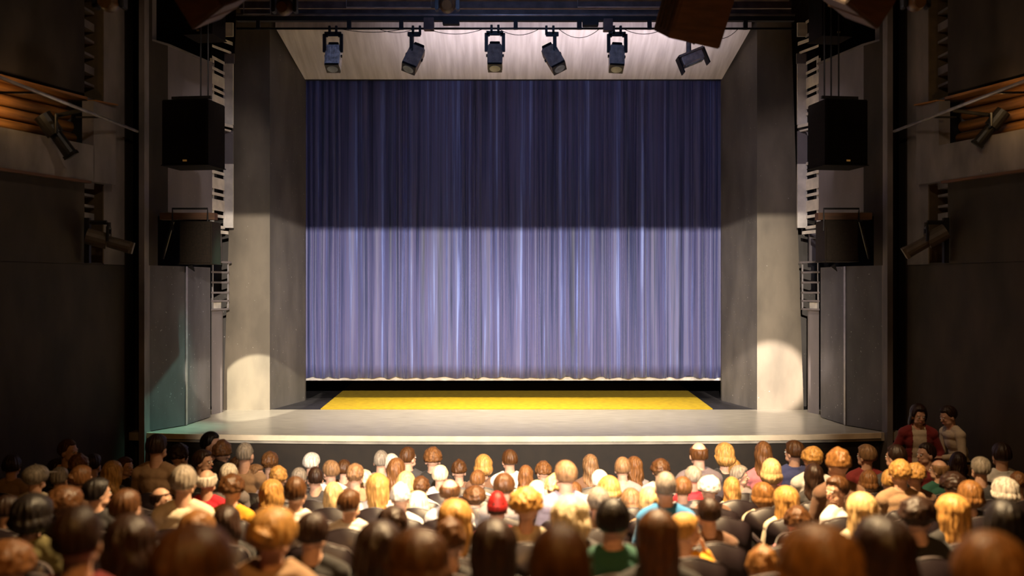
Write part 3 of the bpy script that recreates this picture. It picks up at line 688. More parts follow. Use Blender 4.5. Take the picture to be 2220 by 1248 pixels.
def cloth_disp(seed):
    def f(co):
        n = mnoise.noise(Vector((co.x * 14 + seed, co.y * 14, co.z * 9))) * .006 + mnoise.noise(Vector((co.x * 30, co.y * 30 + seed, co.z * 60))) * .002
        return co * 1.0 + Vector((co.x, co.y + .03, 0)).normalized() * n
    return f
CLOTH = {}
m = MB(); torso(m, .014); arms(m, .012, hands=False); CLOTH['shirt'] = fuse(m, 'shirt', .012, 3, None, cloth_disp(1))
m = MB(); torso(m, .014); arms(m, .012, 'lap', 'cheek', hands=False); CLOTH['shirt_cheek'] = fuse(m, 'shirt', .012, 3, None, cloth_disp(1))
m = MB(); torso(m, .018); arms(m, .015, hands=False)
for k in range(24):
    a = 2 * math.pi * k / 24; b = a + 2 * math.pi / 24
    m.tube([NECK + Vector((math.cos(a) * .066, -.005 + math.sin(a) * .062, -.045)), NECK + Vector((math.cos(b) * .066, -.005 + math.sin(b) * .062, -.045))], .017, 8)
CLOTH['collared'] = fuse(m, 'shirt', .011, 3, None, cloth_disp(4))
m = MB(); torso(m, .034); arms(m, .030, hands=False)     # coat with a hood lying on the back
for k in range(16):
    a = math.pi + math.pi * k / 16 - .2; b = a + math.pi / 16 + .05
    m.tube([NECK + Vector((math.cos(a) * .13, -.03 + math.sin(a) * .10, -.05 + .02 * math.sin(a))), NECK + Vector((math.cos(b) * .13, -.03 + math.sin(b) * .10, -.05 + .02 * math.sin(b)))], .042, 8)
m.ball((0, -.15, .89), (.11, .045, .10))
CLOTH['hooded'] = fuse(m, 'coat', .012, 3, None, cloth_disp(8))
m = MB(); legs(m, .014, False); m.ball((0, .0, .55), (.185, .14, .10)); CLOTH['trousers'] = fuse(m, 'trousers', .014, 3, None, cloth_disp(3))
m = MB(); shoes(m, [((s * .13, .39, .10), (s * .1, .99, 0), s) for s in (-1, 1)]); CLOTH['shoes'] = fuse(m, 'shoes', .012, 3, None)

# ---- hair: a shell grown from the crown; az 90 deg is the face side
def hair(style, seed=0):
    rng = random.Random(seed + 11); NA, NV = 96, 40
    S = dict(short=(1.0, 0, .012), crop=(1.0, 0, .006), bob=(1.0, .10, .026), long=(1.0, .27, .024), straight=(1.0, .24, .02), updo=(1.0, 0, .02), curly=(1.0, .025, .03),
             curlylong=(1.0, .17, .034), fringe=(1.0, 0, .010), shag=(1.0, .05, .020), pony=(1.0, 0, .010))[style]
    drop, th = S[1], S[2]
    rx, ry, rz = .078, .096, .102; cy, cz = -.008, .010
    bm = bmesh.new(); outer = []; inner = []
    ph = [rng.uniform(0, 6.28) for _ in range(6)]
    for i in range(NA):
        az = 2 * math.pi * i / NA; ca, sa = math.cos(az), math.sin(az)
        face = max(0.0, sa)                       # 1 in front
        # how far down (polar angle from the crown) hair covers the skull in this direction
        full = R(62) + R(66) * (1 - smooth(face, .25, .85)) 
        if style in ('short', 'crop', 'fringe', 'pony', 'updo'): full = R(60) + R(64) * (1 - smooth(face, -.0 if style != 'updo' else .2, .75)) - R(10) * (1 if abs(sa) < .35 and sa > -.1 else 0)
        start = 0.0
        if style == 'fringe': start = R(62) if sa < .2 else R(62)
        d_here = drop * (1 - smooth(sa, .05, .45))
        co, ci = [], []
        for j in range(NV + 1):
            v = j / NV
            nskull = 0.5 if d_here > 0.005 else 1.0
            if v <= nskull or d_here <= 0.005:
                t = min(1, v / nskull); pa = start + (full - start) * t
                if d_here > .005: pa = min(R(96), full) * t
                edge = 1.0
                if d_here <= .005: edge = min(1, (1 - t) * 7 + .12)
                if style == 'fringe': edge = min(edge, t * 5 + .1)
                g = 1 + (th * edge) / .09
                lift = .25 * th if style not in ('crop', 'fringe') else 0
                x = rx * g * math.sin(pa) * ca; y = ry * g * math.sin(pa) * sa + cy; z = rz * g * math.cos(pa) + cz + lift
                bx, by = rx * math.sin(pa) * ca, ry * math.sin(pa) * sa + cy; bz = rz * math.cos(pa) + cz
                last = (x, y, z)
            else:
                t = (v - nskull) / (1 - nskull)
                fl = {'bob': 1 + .12 * math.sin(t * math.pi) - .28 * t ** 3, 'long': 1 + .10 * t - .18 * t * t, 'straight': 1 - .02 * t - .12 * t * t, 'curly': 1 - .45 * t ** 1.3,
                      'curlylong': 1 + .25 * t, 'shag': 1 - .4 * t ** 1.2}[style]
                x = last[0] * fl; y = (last[1] - cy) * (fl if sa < 0 else 1 - .3 * t) + cy - (.025 * t if drop > .15 else .0); z = last[2] - d_here * t
                inn = .80 if drop < .15 else .6
                bx, by, bz = x * inn, (y - cy) * inn + cy, z
            # strands
            rr = 1.0
            if style in ('curly', 'curlylong', 'shag'):
                p = Vector((x * 26 + seed, y * 26, z * 26)); rr += .11 * mnoise.noise(p) + .07 * mnoise.noise(p * 2.1) + .05 * mnoise.noise(Vector((ca * 2 + seed, sa * 2, z * 12)))
                z += .012 * mnoise.noise(p * .8 + Vector((9, 3, seed))) * (1 if style != 'shag' else .5)
            else:
                rr += .022 * math.sin(az * 17 + ph[0] + 2 * mnoise.noise(Vector((az * 2, z * 6, seed)))) * min(1, v * 3) + .014 * math.sin(az * 31 + ph[1]) * min(1, v * 3)
                rr += .07 * mnoise.noise(Vector((ca * 2.2 + seed * 5, sa * 2.2, z * 8))) + .03 * mnoise.noise(Vector((ca * 6 + seed, sa * 6, z * 20)))
            if style in ('long', 'straight', 'bob') and d_here > .005:
                wv = (v ** 1.5) * (.012 if style == 'long' else .005)
                x += wv * math.sin(z * 38 + ph[2] + az * 2); y += wv * math.cos(z * 33 + ph[3] + az * 3)
            x, y = x * rr, (y - cy) * rr + cy
            co.append((x, y, z)); ci.append((bx * .97, by * .97, bz if not (v > nskull) else z + .0))
        if d_here > .005: co[-1] = (co[-1][0] * .9, co[-1][1] * .93, co[-1][2] + rng.uniform(-.012, .012))
        outer.append(co); inner.append(ci)
    oo = [[bm.verts.new(p) for p in c] for c in outer]; ii = [[bm.verts.new(p) for p in c] for c in inner]
    for i in range(NA):
        k = (i + 1) % NA
        for j in range(NV):
            bm.faces.new((oo[i][j], oo[k][j], oo[k][j + 1], oo[i][j + 1])); bm.faces.new((ii[i][j], ii[i][j + 1], ii[k][j + 1], ii[k][j]))
        bm.faces.new((oo[i][NV], oo[k][NV], ii[k][NV], ii[i][NV])); bm.faces.new((oo[i][0], ii[i][0], ii[k][0], oo[k][0]))
    if style == 'updo':
        r = bmesh.ops.create_uvsphere(bm, u_segments=24, v_segments=16, radius=.045); bmesh.ops.translate(bm, vec=(0, -.10, .03), verts=r['verts'])
        for v in r['verts']: v.co += v.co.normalized() * .006 * math.sin(v.co.z * 160 + v.co.x * 90)
    if style == 'pony':
        mm = MB(); mm.bm.free(); mm.bm = bm
        mm.tube([(0, -.095, .03), (0, -.135, .02), (0, -.145, -.06), (.005, -.13, -.16), (0, -.115, -.22)], .02, 14, .012)
        mm.ball((0, -.138, -.03), (.03, .026, .075))
    bmesh.ops.remove_doubles(bm, verts=bm.verts, dist=.0004)
    bmesh.ops.recalc_face_normals(bm, faces=bm.faces)
    me = bpy.data.meshes.new('hair'); bm.to_mesh(me); bm.free(); me.transform(Matrix.Diagonal((HK, HK, HK, 1)) @ Matrix.Translation(HEADC)); me.materials.append(None)
    for p in me.polygons: p.use_smooth = True
    return me
def smooth(x, a, b):
    t = max(0, min(1, (x - a) / (b - a))); return t * t * (3 - 2 * t)
def hat(style):
    m = MB()
    if style == 'beanie':
        bm = m.bm; NA, NV = 72, 22; rows = []
        for j in range(NV + 1):
            pa = R(2) + R(96) * j / NV; row = []
            for i in range(NA):
                az = 2 * math.pi * i / NA; g = 1.17 + .02 * math.sin(az * 36) * (j > 2) + (.06 if j > NV - 5 else 0)
                row.append(bm.verts.new((.078 * g * math.sin(pa) * math.cos(az), .097 * g * math.sin(pa) * math.sin(az) - .01, .112 * g * math.cos(pa) + .012)))
            rows.append(row)
        for a, b in zip(rows, rows[1:]):
            for i in range(NA): bm.faces.new((a[i], a[(i + 1) % NA], b[(i + 1) % NA], b[i]))
        bm.faces.new(rows[0]); bm.faces.new(rows[-1])
    else:
        m.ball((0, -.008, .03), (.088, .108, .096), None, 28, 16)
        m.hexa([(-.07, .07, .035), (.07, .07, .035), (.05, .175, .02), (-.05, .175, .02), (-.07, .07, .043), (.07, .07, .043), (.05, .175, .027), (-.05, .175, .027)])
        m.ball((0, -.008, .127), .010)
    me = m.mesh('knit_cap', None, True); me.transform(Matrix.Diagonal((HK, HK, HK, 1)) @ Matrix.Translation(HEADC)); me.materials.clear(); me.materials.append(None)
    return me
HAIR = {s: [hair(s, k) for k in range(3)] for s in ('short', 'crop', 'bob', 'long', 'straight', 'updo', 'curly', 'curlylong', 'fringe', 'shag', 'pony')}
HAIR['beanie'] = [hat('beanie')]; HAIR['cap'] = [hat('cap')]
HCOL = dict(black=(0.012, 0.008, 0.007), dark=(0.032, 0.014, 0.008), brown=(0.095, 0.038, 0.012), light=(0.26, 0.14, 0.065), auburn=(0.19, 0.08, 0.026),
            gold=(0.52, 0.27, 0.075), blonde=(0.72, 0.48, 0.21), platinum=(0.85, 0.70, 0.47), white=(0.80, 0.72, 0.62), grey=(0.30, 0.25, 0.20), copper=(0.25, 0.11, 0.030), red=(0.36, 0.015, 0.012), orange=(0.62, 0.17, 0.03))
def hairmat(c):
    n = 'hair_' + c; q = HCOL[c]
    return mat(n, tuple(v * 1.15 for v in q), 0.42, var=0.2, scale=7, stretch=(9, 9, .8), bump=0.35, col2=tuple(v * .5 for v in q), spec=0.3)
TCOL = dict(black=(0.012, 0.010, 0.010), charcoal=(0.04, 0.037, 0.04), white=(0.72, 0.68, 0.66), cream=(0.62, 0.52, 0.38), tan=(0.33, 0.20, 0.11), red=(0.55, 0.012, 0.03), crimson=(0.22, 0.02, 0.02),
            blue=(0.04, 0.22, 0.50), navy=(0.06, 0.07, 0.20), lilac=(0.34, 0.28, 0.34), grey=(0.22, 0.19, 0.19), green=(0.01, 0.075, 0.05), yellow=(0.70, 0.33, 0.015), mauve=(0.12, 0.09, 0.10),
            pink=(0.62, 0.20, 0.22), brown=(0.14, 0.07, 0.04), olive=(0.12, 0.10, 0.03), plaid=(0.35, 0.33, 0.38))
def topmat(c): return mat('cloth_' + c, TCOL[c], 0.85, var=0.04, scale=30, bump=0.15, sheen=0.1)
M_trouser = mat('cloth_dark_trousers', (0.02, 0.02, 0.03), 0.85); M_shoe = mat('shoe_leather', (0.015, 0.01, 0.008), 0.4)
M_eye = mat('eye_white', (0.7, 0.68, 0.64), 0.2, var=0.02); M_iris = mat('iris_brown', (0.03, 0.015, 0.01), 0.2); M_lip = mat('lip', (0.42, 0.13, 0.10), 0.45)
m = MB()
for s in (-1, 1): pass
def eye_mesh(s):
    m = MB(); m.ball(HEADC + Vector((s * .030, .083, -.008)), (.0125, .010, .0085)); bmesh.ops.scale(m.bm, vec=(HK,) * 3, verts=m.bm.verts); return m.mesh('eye', M_eye, True)
def iris_mesh(s):
    m = MB(); m.ball(HEADC + Vector((s * .030, .0915, -.008)), (.0055, .0035, .0055)); bmesh.ops.scale(m.bm, vec=(HK,) * 3, verts=m.bm.verts); return m.mesh('iris', M_iris, True)
def lips_mesh():
    m = MB(); m.ball(HEADC + Vector((0, .0905, -.069)), (.022, .0065, .009)); bmesh.ops.scale(m.bm, vec=(HK,) * 3, verts=m.bm.verts); return m.mesh('lips', M_lip, True)
EYES = [(eye_mesh(s), iris_mesh(s)) for s in (-1, 1)]; LIPS = lips_mesh()
def child(name, me, parent, mt=None, loc=None, rot=None, scale=None):
    o = bpy.data.objects.new(name, me); C.objects.link(o); o.parent = parent
    if mt: o.material_slots[0].link = 'OBJECT'; o.material_slots[0].material = mt
    if loc is not None: o.location = loc
    if rot is not None: o.rotation_mode = 'QUATERNION'; o.rotation_quaternion = rot.to_quaternion()
    if scale: o.scale = scale
    return o
HATS = ('beanie', 'cap')
def person(loc, style, hc, top, yaw, label, group=None, cut='shirt', scale=1.0, turn=0.0, seed=0, pitch=0, pose=0, hw=1.0):
    r = bpy.data.objects.new('person', None); C.objects.link(r); r.empty_display_size = .1
    tag(r, label, 'person', group); r.location = loc; r.rotation_euler = (0, 0, R(turn)); r.scale = (scale,) * 3
    key = (yaw, pose) if (yaw, pose) in BODY else min((k for k in BODY if k[1] == pose), key=lambda k: abs(k[0] - yaw))
    rot = head_rot(key[0], -22 if key == (50, 0) else 0)
    child('body', BODY[key], r)
    hn = 'knit_cap' if style == 'beanie' else 'peaked_cap' if style == 'cap' else 'hair'
    var = HAIR[style]; me = var[seed % len(var)]
    mt = hairmat(hc)
    k = 1 + .05 * math.sin(seed * 2.1)
    if style in HATS: child('hair', HAIR['short'][0], r, hairmat('dark'), NECK, rot)
    child(hn, me, r, mt, NECK, rot, (k * hw, k * hw, 1 + .03 * math.cos(seed)))
    tm = topmat(top)
    if pose == 1: child('shirt', CLOTH['shirt_cheek'], r, tm)
    else: child('coat' if cut == 'hooded' else 'shirt', CLOTH[cut], r, tm)
    child('trousers', CLOTH['trousers'], r, M_trouser); child('shoes', CLOTH['shoes'], r, M_shoe)
    if abs(key[0]) >= 40:
        for e, i in EYES:
            q = child('eye', e, r, None, NECK, rot); child('iris', i, q)
        child('lips', LIPS, r, None, NECK, rot)
    return r

# ------------------------------------------------------------------ theatre seat
M_seat = mat('seat_plum_velour', (0.035, 0.018, 0.020), 0.75, var=0.15, scale=25, bump=0.1, sheen=0.4)
M_seatback = mat('seat_back_shell', (0.016, 0.010, 0.012), 0.38, var=0.1, spec=0.35)
def seat_parts():
    out = {}
    def panel(w, z0, z1, y0, y1, rad, name, mt, arch=.03):
        bm = bmesh.new(); n = 10; pts = [(-w / 2, z0), (w / 2, z0)]
        for k in range(n + 1):
            a = math.pi / 2 * k / n; pts.append((w / 2 - rad + rad * math.cos(a), z1 - rad + rad * math.sin(a)))
        for k in range(1, 8): pts.append((w / 2 - rad - (w - 2 * rad) * k / 8, z1 + arch * math.sin(math.pi * k / 8)))
        for k in range(n + 1):
            a = math.pi / 2 + math.pi / 2 * k / n; pts.append((-w / 2 + rad + rad * math.cos(a), z1 - rad + rad * math.sin(a)))
        A = [bm.verts.new((x, y0, z)) for x, z in pts]; B = [bm.verts.new((x, y1, z)) for x, z in pts]
        bm.faces.new(A); bm.faces.new(B); N = len(pts)
        for k in range(N): bm.faces.new((A[k], A[(k + 1) % N], B[(k + 1) % N], B[k]))
        bmesh.ops.recalc_face_normals(bm, faces=bm.faces)
        bmesh.ops.bevel(bm, geom=[e for e in bm.edges if e.calc_face_angle(0) > .8], offset=.012, segments=3, affect='EDGES', clamp_overlap=True)
        sh = Matrix.Identity(4); sh[1][2] = -.16      # rake
        me = bpy.data.meshes.new(name); bm.to_mesh(me); bm.free(); me.materials.append(mt)
        me.transform(Matrix.Translation((0, 0, .45)) @ sh @ Matrix.Translation((0, 0, -.45)))
        for p in me.polygons: p.use_smooth = True
        return me
    out['back_shell'] = panel(.50, .38, .84, -.215, -.19, .11, 'back_shell', M_seatback)
    out['backrest'] = panel(.47, .46, .83, -.19, -.13, .10, 'backrest', M_seat)
    m = MB(); m.box((0, .10, .405), (.46, .46, .09)); out['cushion'] = m.mesh('cushion', M_seat, True, .025)
    for n, s in (('l', -1), ('r', 1)):
        m = MB(); m.box((s * .262, .06, .60), (.045, .34, .03)); out['arm' + n] = m.mesh('armrest', M_seatback, False, .01)
        m = MB(); m.box((s * .262, .02, .29), (.035, .30, .58)); out['leg' + n] = m.mesh('leg', M_black, False, .008)
    return out
SP = seat_parts()
def seat(loc, label, group):
    r = bpy.data.objects.new('theatre_seat', None); C.objects.link(r); r.location = loc; r.empty_display_size = .1
    tag(r, label, 'seat', group)
    for k, n in (('back_shell', 'back_shell'), ('backrest', 'backrest'), ('cushion', 'cushion'), ('arml', 'armrest'), ('armr', 'armrest'), ('legl', 'leg'), ('legr', 'leg')):
        child(n, SP[k], r)
    return r

# ------------------------------------------------------------------ the audience
# (column, row of the crown in the frame, hair width there, style, hair colour, top colour, head turn, words)
AUD = [
(25,985,38,'short','dark','tan',0,'in tan top'),(77,1007,48,'cap','grey','cream',-15,'in pale peaked cap and cream top'),(148,950,30,'short','brown','black',-80,'with face turned aside'),
(170,985,42,'curly','auburn','black',0,''),(124,992,34,'short','dark','black',-80,'with pale face turned aside'),(176,1010,42,'updo','auburn','brown',-40,'with hair up'),
(128,1012,36,'crop','grey','charcoal',0,''),(202,983,30,'short','dark','black',0,''),(243,1000,46,'long','gold','black',0,''),
(272,988,38,'short','brown','black',-80,'with pale cheek turned aside'),(340,938,28,'short','dark','tan',-15,'in tan coat'),(388,965,42,'curly','dark','crimson',-40,'turned aside'),
(357,1014,30,'crop','white','black',-80,'with pale face turned aside'),(397,1008,52,'crop','grey','cream',0,'in cream top'),(350,1055,56,'fringe','dark','charcoal',-80,'turned aside'),
(210,1032,58,'short','black','charcoal',-40,'turned aside'),(272,1056,58,'short','brown','black',0,''),(284,1083,55,'fringe','dark','navy',0,'with glowing orange bald crown'),
(68,1075,85,'bob','black','olive',0,''),(140,1056,70,'shag','brown','black',0,''),(165,1095,112,'short','dark','crimson',0,'in dark red collar'),
(280,1118,130,'long','dark','black',0,''),(415,1140,190,'bob','brown','black',0,''),(425,1106,100,'shag','copper','brown',0,''),(15,1072,50,'short','dark','charcoal',-40,'turned aside'),
(15,1180,110,'curly','auburn','olive',0,''),
(458,935,30,'short','black','black',-80,'with warm lit face turned aside'),(480,956,30,'curly','auburn','black',0,''),(440,972,36,'short','dark','black',-80,'with cheek turned aside'),
(531,957,34,'crop','grey','tan',0,'in tan top'),(495,1003,38,'crop','white','grey',0,''),(515,990,36,'shag','brown','brown',0,''),(585,980,40,'shag','auburn','black',0,''),
(555,1005,42,'short','light','lilac',-80,'in grey shirt turned aside'),(448,1016,52,'fringe','white','red',0,'in bright red top'),(502,1030,62,'curly','brown','yellow',0,'in yellow jacket'),
(602,1010,40,'shag','gold','grey',0,''),(588,1042,50,'long','gold','cream',0,''),(640,1033,56,'short','brown','white',0,'in white shirt'),(590,1102,98,'updo','gold','tan',0,'in tan hooded coat with hair up'),
(676,1106,75,'short','dark','black',0,''),(490,1096,64,'long','dark','black',0,''),(675,979,38,'short','white','black',0,''),(648,1013,34,'crop','grey','charcoal',0,''),
(683,1012,32,'short','dark','charcoal',0,''),(717,997,42,'short','light','white',40,'in white shirt turned aside'),(746,994,28,'short','brown','brown',0,''),(770,1004,42,'shag','light','tan',0,''),
(722,1046,36,'long','blonde','cream',0,''),(757,1060,58,'short','brown','white',-40,'in white collar turned aside'),
(826,976,32,'crop','grey','grey',0,''),(849,983,30,'short','white','black',0,''),(859,994,34,'long','auburn','black',0,''),(884,966,33,'short','brown','charcoal',-40,'in charcoal shirt turned aside'),
(938,971,37,'curly','auburn','black',0,''),(954,1007,32,'short','platinum','white',0,'in white top'),(790,1020,38,'shag','platinum','cream',0,''),(818,1028,50,'straight','gold','white',0,'in white top'),
(880,1024,40,'bob','blonde','cream',0,''),(868,1049,46,'curly','white','white',0,''),(912,1031,40,'shag','brown','white',0,''),(975,1037,44,'fringe','brown','white',0,'in white collar'),
(995,1000,38,'curly','brown','brown',0,''),(1048,988,38,'bob','gold','brown',0,''),(1036,1018,30,'short','auburn','white',-15,''),(1105,972,36,'short','brown','white',0,'in white collar'),
(1093,1022,50,'short','brown','grey',0,''),(1029,1052,52,'shag','brown','plaid',0,''),(1078,1068,46,'beanie','red','crimson',0,'in red knit cap'),(986,1086,84,'straight','gold','charcoal',0,''),
(905,1068,46,'bob','platinum','grey',0,''),(850,1097,76,'shag','dark','black',0,''),(820,1130,112,'long','dark','black',0,''),(905,1150,140,'bob','brown','brown',0,''),
(975,1130,76,'curly','brown','black',0,''),(1070,1130,120,'straight','dark','black',0,''),(1140,1062,80,'curly','gold','cream',0,''),(1140,1010,36,'long','auburn','cream',0,''),
(1178,1001,34,'curly','auburn','brown',15,''),(1226,995,42,'short','light','lilac',0,'in lilac shirt'),(1280,986,32,'long','light','brown',0,''),(1300,1018,42,'crop','white','white',0,'in white top'),
(1165,1045,44,'bob','platinum','cream',0,''),(1205,1031,58,'curly','blonde','cream',0,''),(1245,1042,28,'short','auburn','lilac',-15,''),(1237,1074,82,'long','platinum','charcoal',0,''),
(1320,1033,50,'bob','gold','cream',0,''),(1297,1055,46,'short','grey','tan',0,''),(1330,1080,82,'short','black','green',-15,'in dark green shirt'),(1350,990,36,'short','light','grey',0,'in grey top'),
(1375,990,32,'long','auburn','grey',0,''),(1432,993,42,'shag','brown','cream',0,''),(1443,1020,46,'crop','grey','blue',0,'in sky blue shirt'),(1480,1032,38,'short','auburn','grey',0,''),
(1368,1062,46,'bob','light','cream',0,''),(1408,1057,50,'straight','blonde','tan',0,''),(1425,1106,92,'straight','brown','black',0,''),(1487,1108,70,'short','gold','yellow',-55,'child in yellow shirt with hand at cheek'),
(1212,1137,150,'straight','brown','black',0,''),
(1515,957,33,'fringe','brown','mauve',0,'in mauve grey shirt'),(1571,963,37,'bob','gold','black',0,''),(1655,960,40,'long','auburn','pink',0,'in pink scarf'),(1722,953,36,'short','brown','navy',40,'in blue shirt turned aside'),
(1762,967,46,'shag','gold','white',0,''),(1818,974,54,'curly','copper','brown',0,''),(1590,995,28,'updo','gold','brown',0,'with hair up'),(1605,1008,40,'short','grey','grey',-80,'turned aside'),
(1673,998,46,'bob','blonde','charcoal',0,''),(1503,1009,38,'crop','grey','red',0,'in red collar'),(1538,1033,50,'curly','white','brown',0,'in brown top'),(1587,1034,38,'long','gold','cream',0,''),
(1654,1047,46,'bob','copper','cream',0,''),(1705,1055,58,'straight','gold','cream',0,'in cream top'),(1765,1008,44,'long','dark','charcoal',0,''),(1813,1031,60,'short','brown','white',80,'boy in white shirt looking down aside'),
(1870,1068,66,'straight','blonde','cream',0,''),(1537,1075,72,'short','dark','brown',0,''),(1730,1100,58,'curly','brown','pink',0,'in pale pink shirt'),(1778,1148,175,'bob','copper','brown',0,''),(1655,1192,76,'curly','copper','brown',0,''),
(1879,963,35,'short','light','crimson',40,'in dark red top turned aside'),(1943,962,34,'short','dark','charcoal',40,'turned aside'),(2008,957,34,'short','dark','crimson',80,'in dark red top turned aside'),
(1953,995,42,'shag','gold','tan',0,''),(1984,1006,48,'curly','gold','brown',0,''),(1930,1019,36,'updo','gold','grey',0,''),(1884,1022,38,'bob','auburn','white',0,''),
(2036,995,38,'fringe','light','green',40,'in green collar turned aside'),(2078,980,38,'long','dark','black',0,''),(2068,1025,60,'curly','dark','black',0,''),(2127,988,48,'crop','grey','charcoal',0,''),
(2172,958,40,'short','dark','white',0,'in white shirt'),(2180,1038,58,'bob','white','charcoal',0,''),(2105,1045,52,'bob','copper','black',0,''),(2208,1022,38,'shag','auburn','black',0,''),
(2066,1070,74,'straight','gold','black',0,''),(1990,1075,82,'shag','dark','black',-40,''),(2180,1085,96,'straight','black','black',0,''),(1915,1130,130,'long','dark','crimson',0,''),
(2150,1160,165,'straight','copper','brown',0,''),(1918,1035,28,'short','blonde','red',40,'in bright pink red top turned aside'),
]
NR = 13; ROWD = [12.3 - .82 * k for k in range(NR)]
def headtop(d): return (-2.0 + (12.3 - d) * .12) if d > 7 else (-1.364 + .157 * (7 - d))
FLOORZ = [max(0, CZ + headtop(d) - 1.27) for d in ROWD]
BIG = dict(short=.185, crop=.175, fringe=.172, pony=.18, updo=.195, bob=.225, long=.22, straight=.215, curly=.24, curlylong=.24, shag=.215, beanie=.2, cap=.19)
def cost(a, k):
    d = ROWD[k]; zt = -(a[1] - 624) / F * d; dz = zt - headtop(d)
    wt = BIG[a[3]] * 1.12 * (1.2 if abs(a[6]) >= 55 else 1.08 if abs(a[6]) >= 40 else 1)
    return (dz / .10) ** 2 + max(0, abs(dz) - .17) * 150 + (lambda q: (q / (.055 if q < 0 else .12)) ** 2)(math.log((a[2] / F * d) / wt))
def seatx(a, k): return X(a[0], ROWD[k])
rng = random.Random(5)
CST = [[cost(a, k) for k in range(NR)] for a in AUD]
asg = [c.index(min(c)) for c in CST]
def conflict(i, k):
    x = seatx(AUD[i], k); c = 0
    for j, a in enumerate(AUD):
        if j != i and asg[j] == k:
            q = abs(seatx(a, k) - x)
            if q < .38: c += 3 + 45 * (.38 - q)
    if abs(x) > 5.45 + .3 * (14.6 - ROWD[k]) - .1: c += 50
    return c
best = None
for trial in range(8):
    asg = [c.index(min(c)) for c in CST]
    for it in range(14):
        order = list(range(len(AUD))); rng.shuffle(order)
        for i in order: asg[i] = min(range(NR), key=lambda k: CST[i][k] + conflict(i, k))
    tot = sum(CST[i][asg[i]] + .5 * conflict(i, asg[i]) for i in range(len(AUD)))
    if best is None or tot < best[0]: best = (tot, asg[:])
asg = best[1]; rng = random.Random(5)
ORD = ['front', 'second', 'third', 'fourth', 'fifth', 'sixth', 'seventh', 'eighth', 'ninth', 'tenth', 'eleventh', 'twelfth', 'thirteenth']
MARK = [(-60, 'under outer end of teal side gallery'), (60, 'under lamp of teal side gallery'), (115, 'just inside teal side gallery lamp'), (170, 'under slot lamp, teal side'), (236, 'under barrel of teal side slot lamp'), (285, 'below teal side wall groove'),
        (340, 'below outer leaf of teal flat'), (390, 'below hinge of teal flat'), (430, 'below inner leaf of teal flat'), (480, 'below rack on teal side'), (530, 'below teal side pillar'), (580, 'below teal side pillar edge'), (625, 'below teal side splay wall'),
        (662, 'below curtain edge, teal side'), (695, 'below carpet corner, teal side'), (740, 'below pale finned spotlight'), (790, 'between pale finned and next spotlight'), (840, 'beside column of second spotlight'), (885, 'below second spotlight'), (930, 'below second junction box'), (985, 'below middle moving head'),
        (1035, 'beside column of third spotlight'), (1073, 'below third spotlight'), (1130, 'between third and fourth spotlight'), (1190, 'below fourth spotlight'), (1240, 'past fourth spotlight'), (1290, 'before fifth spotlight'), (1338, 'below fifth spotlight'), (1390, 'past fifth spotlight'), (1440, 'below plywood speaker rim'),
        (1495, 'below flood lamp'), (1545, 'below curtain edge, lilac side'), (1600, 'below lilac side splay wall'), (1650, 'below spotlit pillar edge'), (1700, 'below spotlit pillar middle'), (1740, 'below spotlit pillar outer edge'), (1770, 'below lilac side rack'), (1815, 'below small lilac side loudspeaker'), (1870, 'below lilac flat'), (1920, 'below lilac flat rim'),
        (1960, 'below lilac side groove'), (2000, 'below person in red cardigan'), (2045, 'before person in cream shirt'), (2090, 'past person in cream shirt'), (2130, 'below lamp of lilac side gallery'), (2175, 'past lamp of lilac side gallery'), (2215, 'under outer end of lilac side gallery')]
def mark(px): return min(MARK, key=lambda q: abs(q[0] - px))[1]
HW = dict(black='black', dark='dark', brown='brown', light='light brown', auburn='auburn', gold='golden', blonde='blond', platinum='pale blond', white='white', grey='grey', copper='copper', red='', orange='')
SW = dict(short='short {} hair', crop='cropped {} hair', bob='{} bob', long='long {} hair', straight='straight {} hair', updo='{} updo', curly='curly {} hair', curlylong='long curls', fringe='balding {} head', shag='tousled {} hair', pony='{} ponytail')
def words(a):
    st, hc, extra = a[3], a[4], a[7]
    noun = 'person'
    if 'boy' in extra: noun = 'boy'; extra = extra.replace('boy ', '')
    if 'child' in extra: noun = 'child'; extra = extra.replace('child ', '')
    if st in HATS: return noun + ' ' + extra
    if 'hair up' in extra: extra = extra.replace(' with hair up', '').replace('with hair up', '')
    if 'bald crown' in extra: return 'person with glowing orange bald crown'
    return (noun + ' with ' + SW[st].format(HW[hc]) + ' ' + extra).strip()
def short(t, n=16):
    return ' '.join(t.split()[:n])
labels = []
for a, k in zip(AUD, asg):
    t = words(a) + ', ' + ORD[k] + ' row, ' + mark(a[0])
    for f, g in ((' turned aside', ''), ('with short', 'with'), (' aside', ''), ('with hand at cheek', 'hand at cheek'), ('bright ', ''), ('row, ', 'row ')):
        if len(t.split()) > 16: t = t.replace(f, g)
    labels.append(t)
seen = {}
for i, t in enumerate(labels): seen.setdefault(t, []).append(i)
dups = [v for v in seen.values() if len(v) > 1]
if dups: print('DUP', [(labels[v[0]], v) for v in dups])
for i, t in enumerate(labels):
    if len(t.split()) > 16: print('LONG', len(t.split()), t)
taken = {k: [] for k in range(NR)}
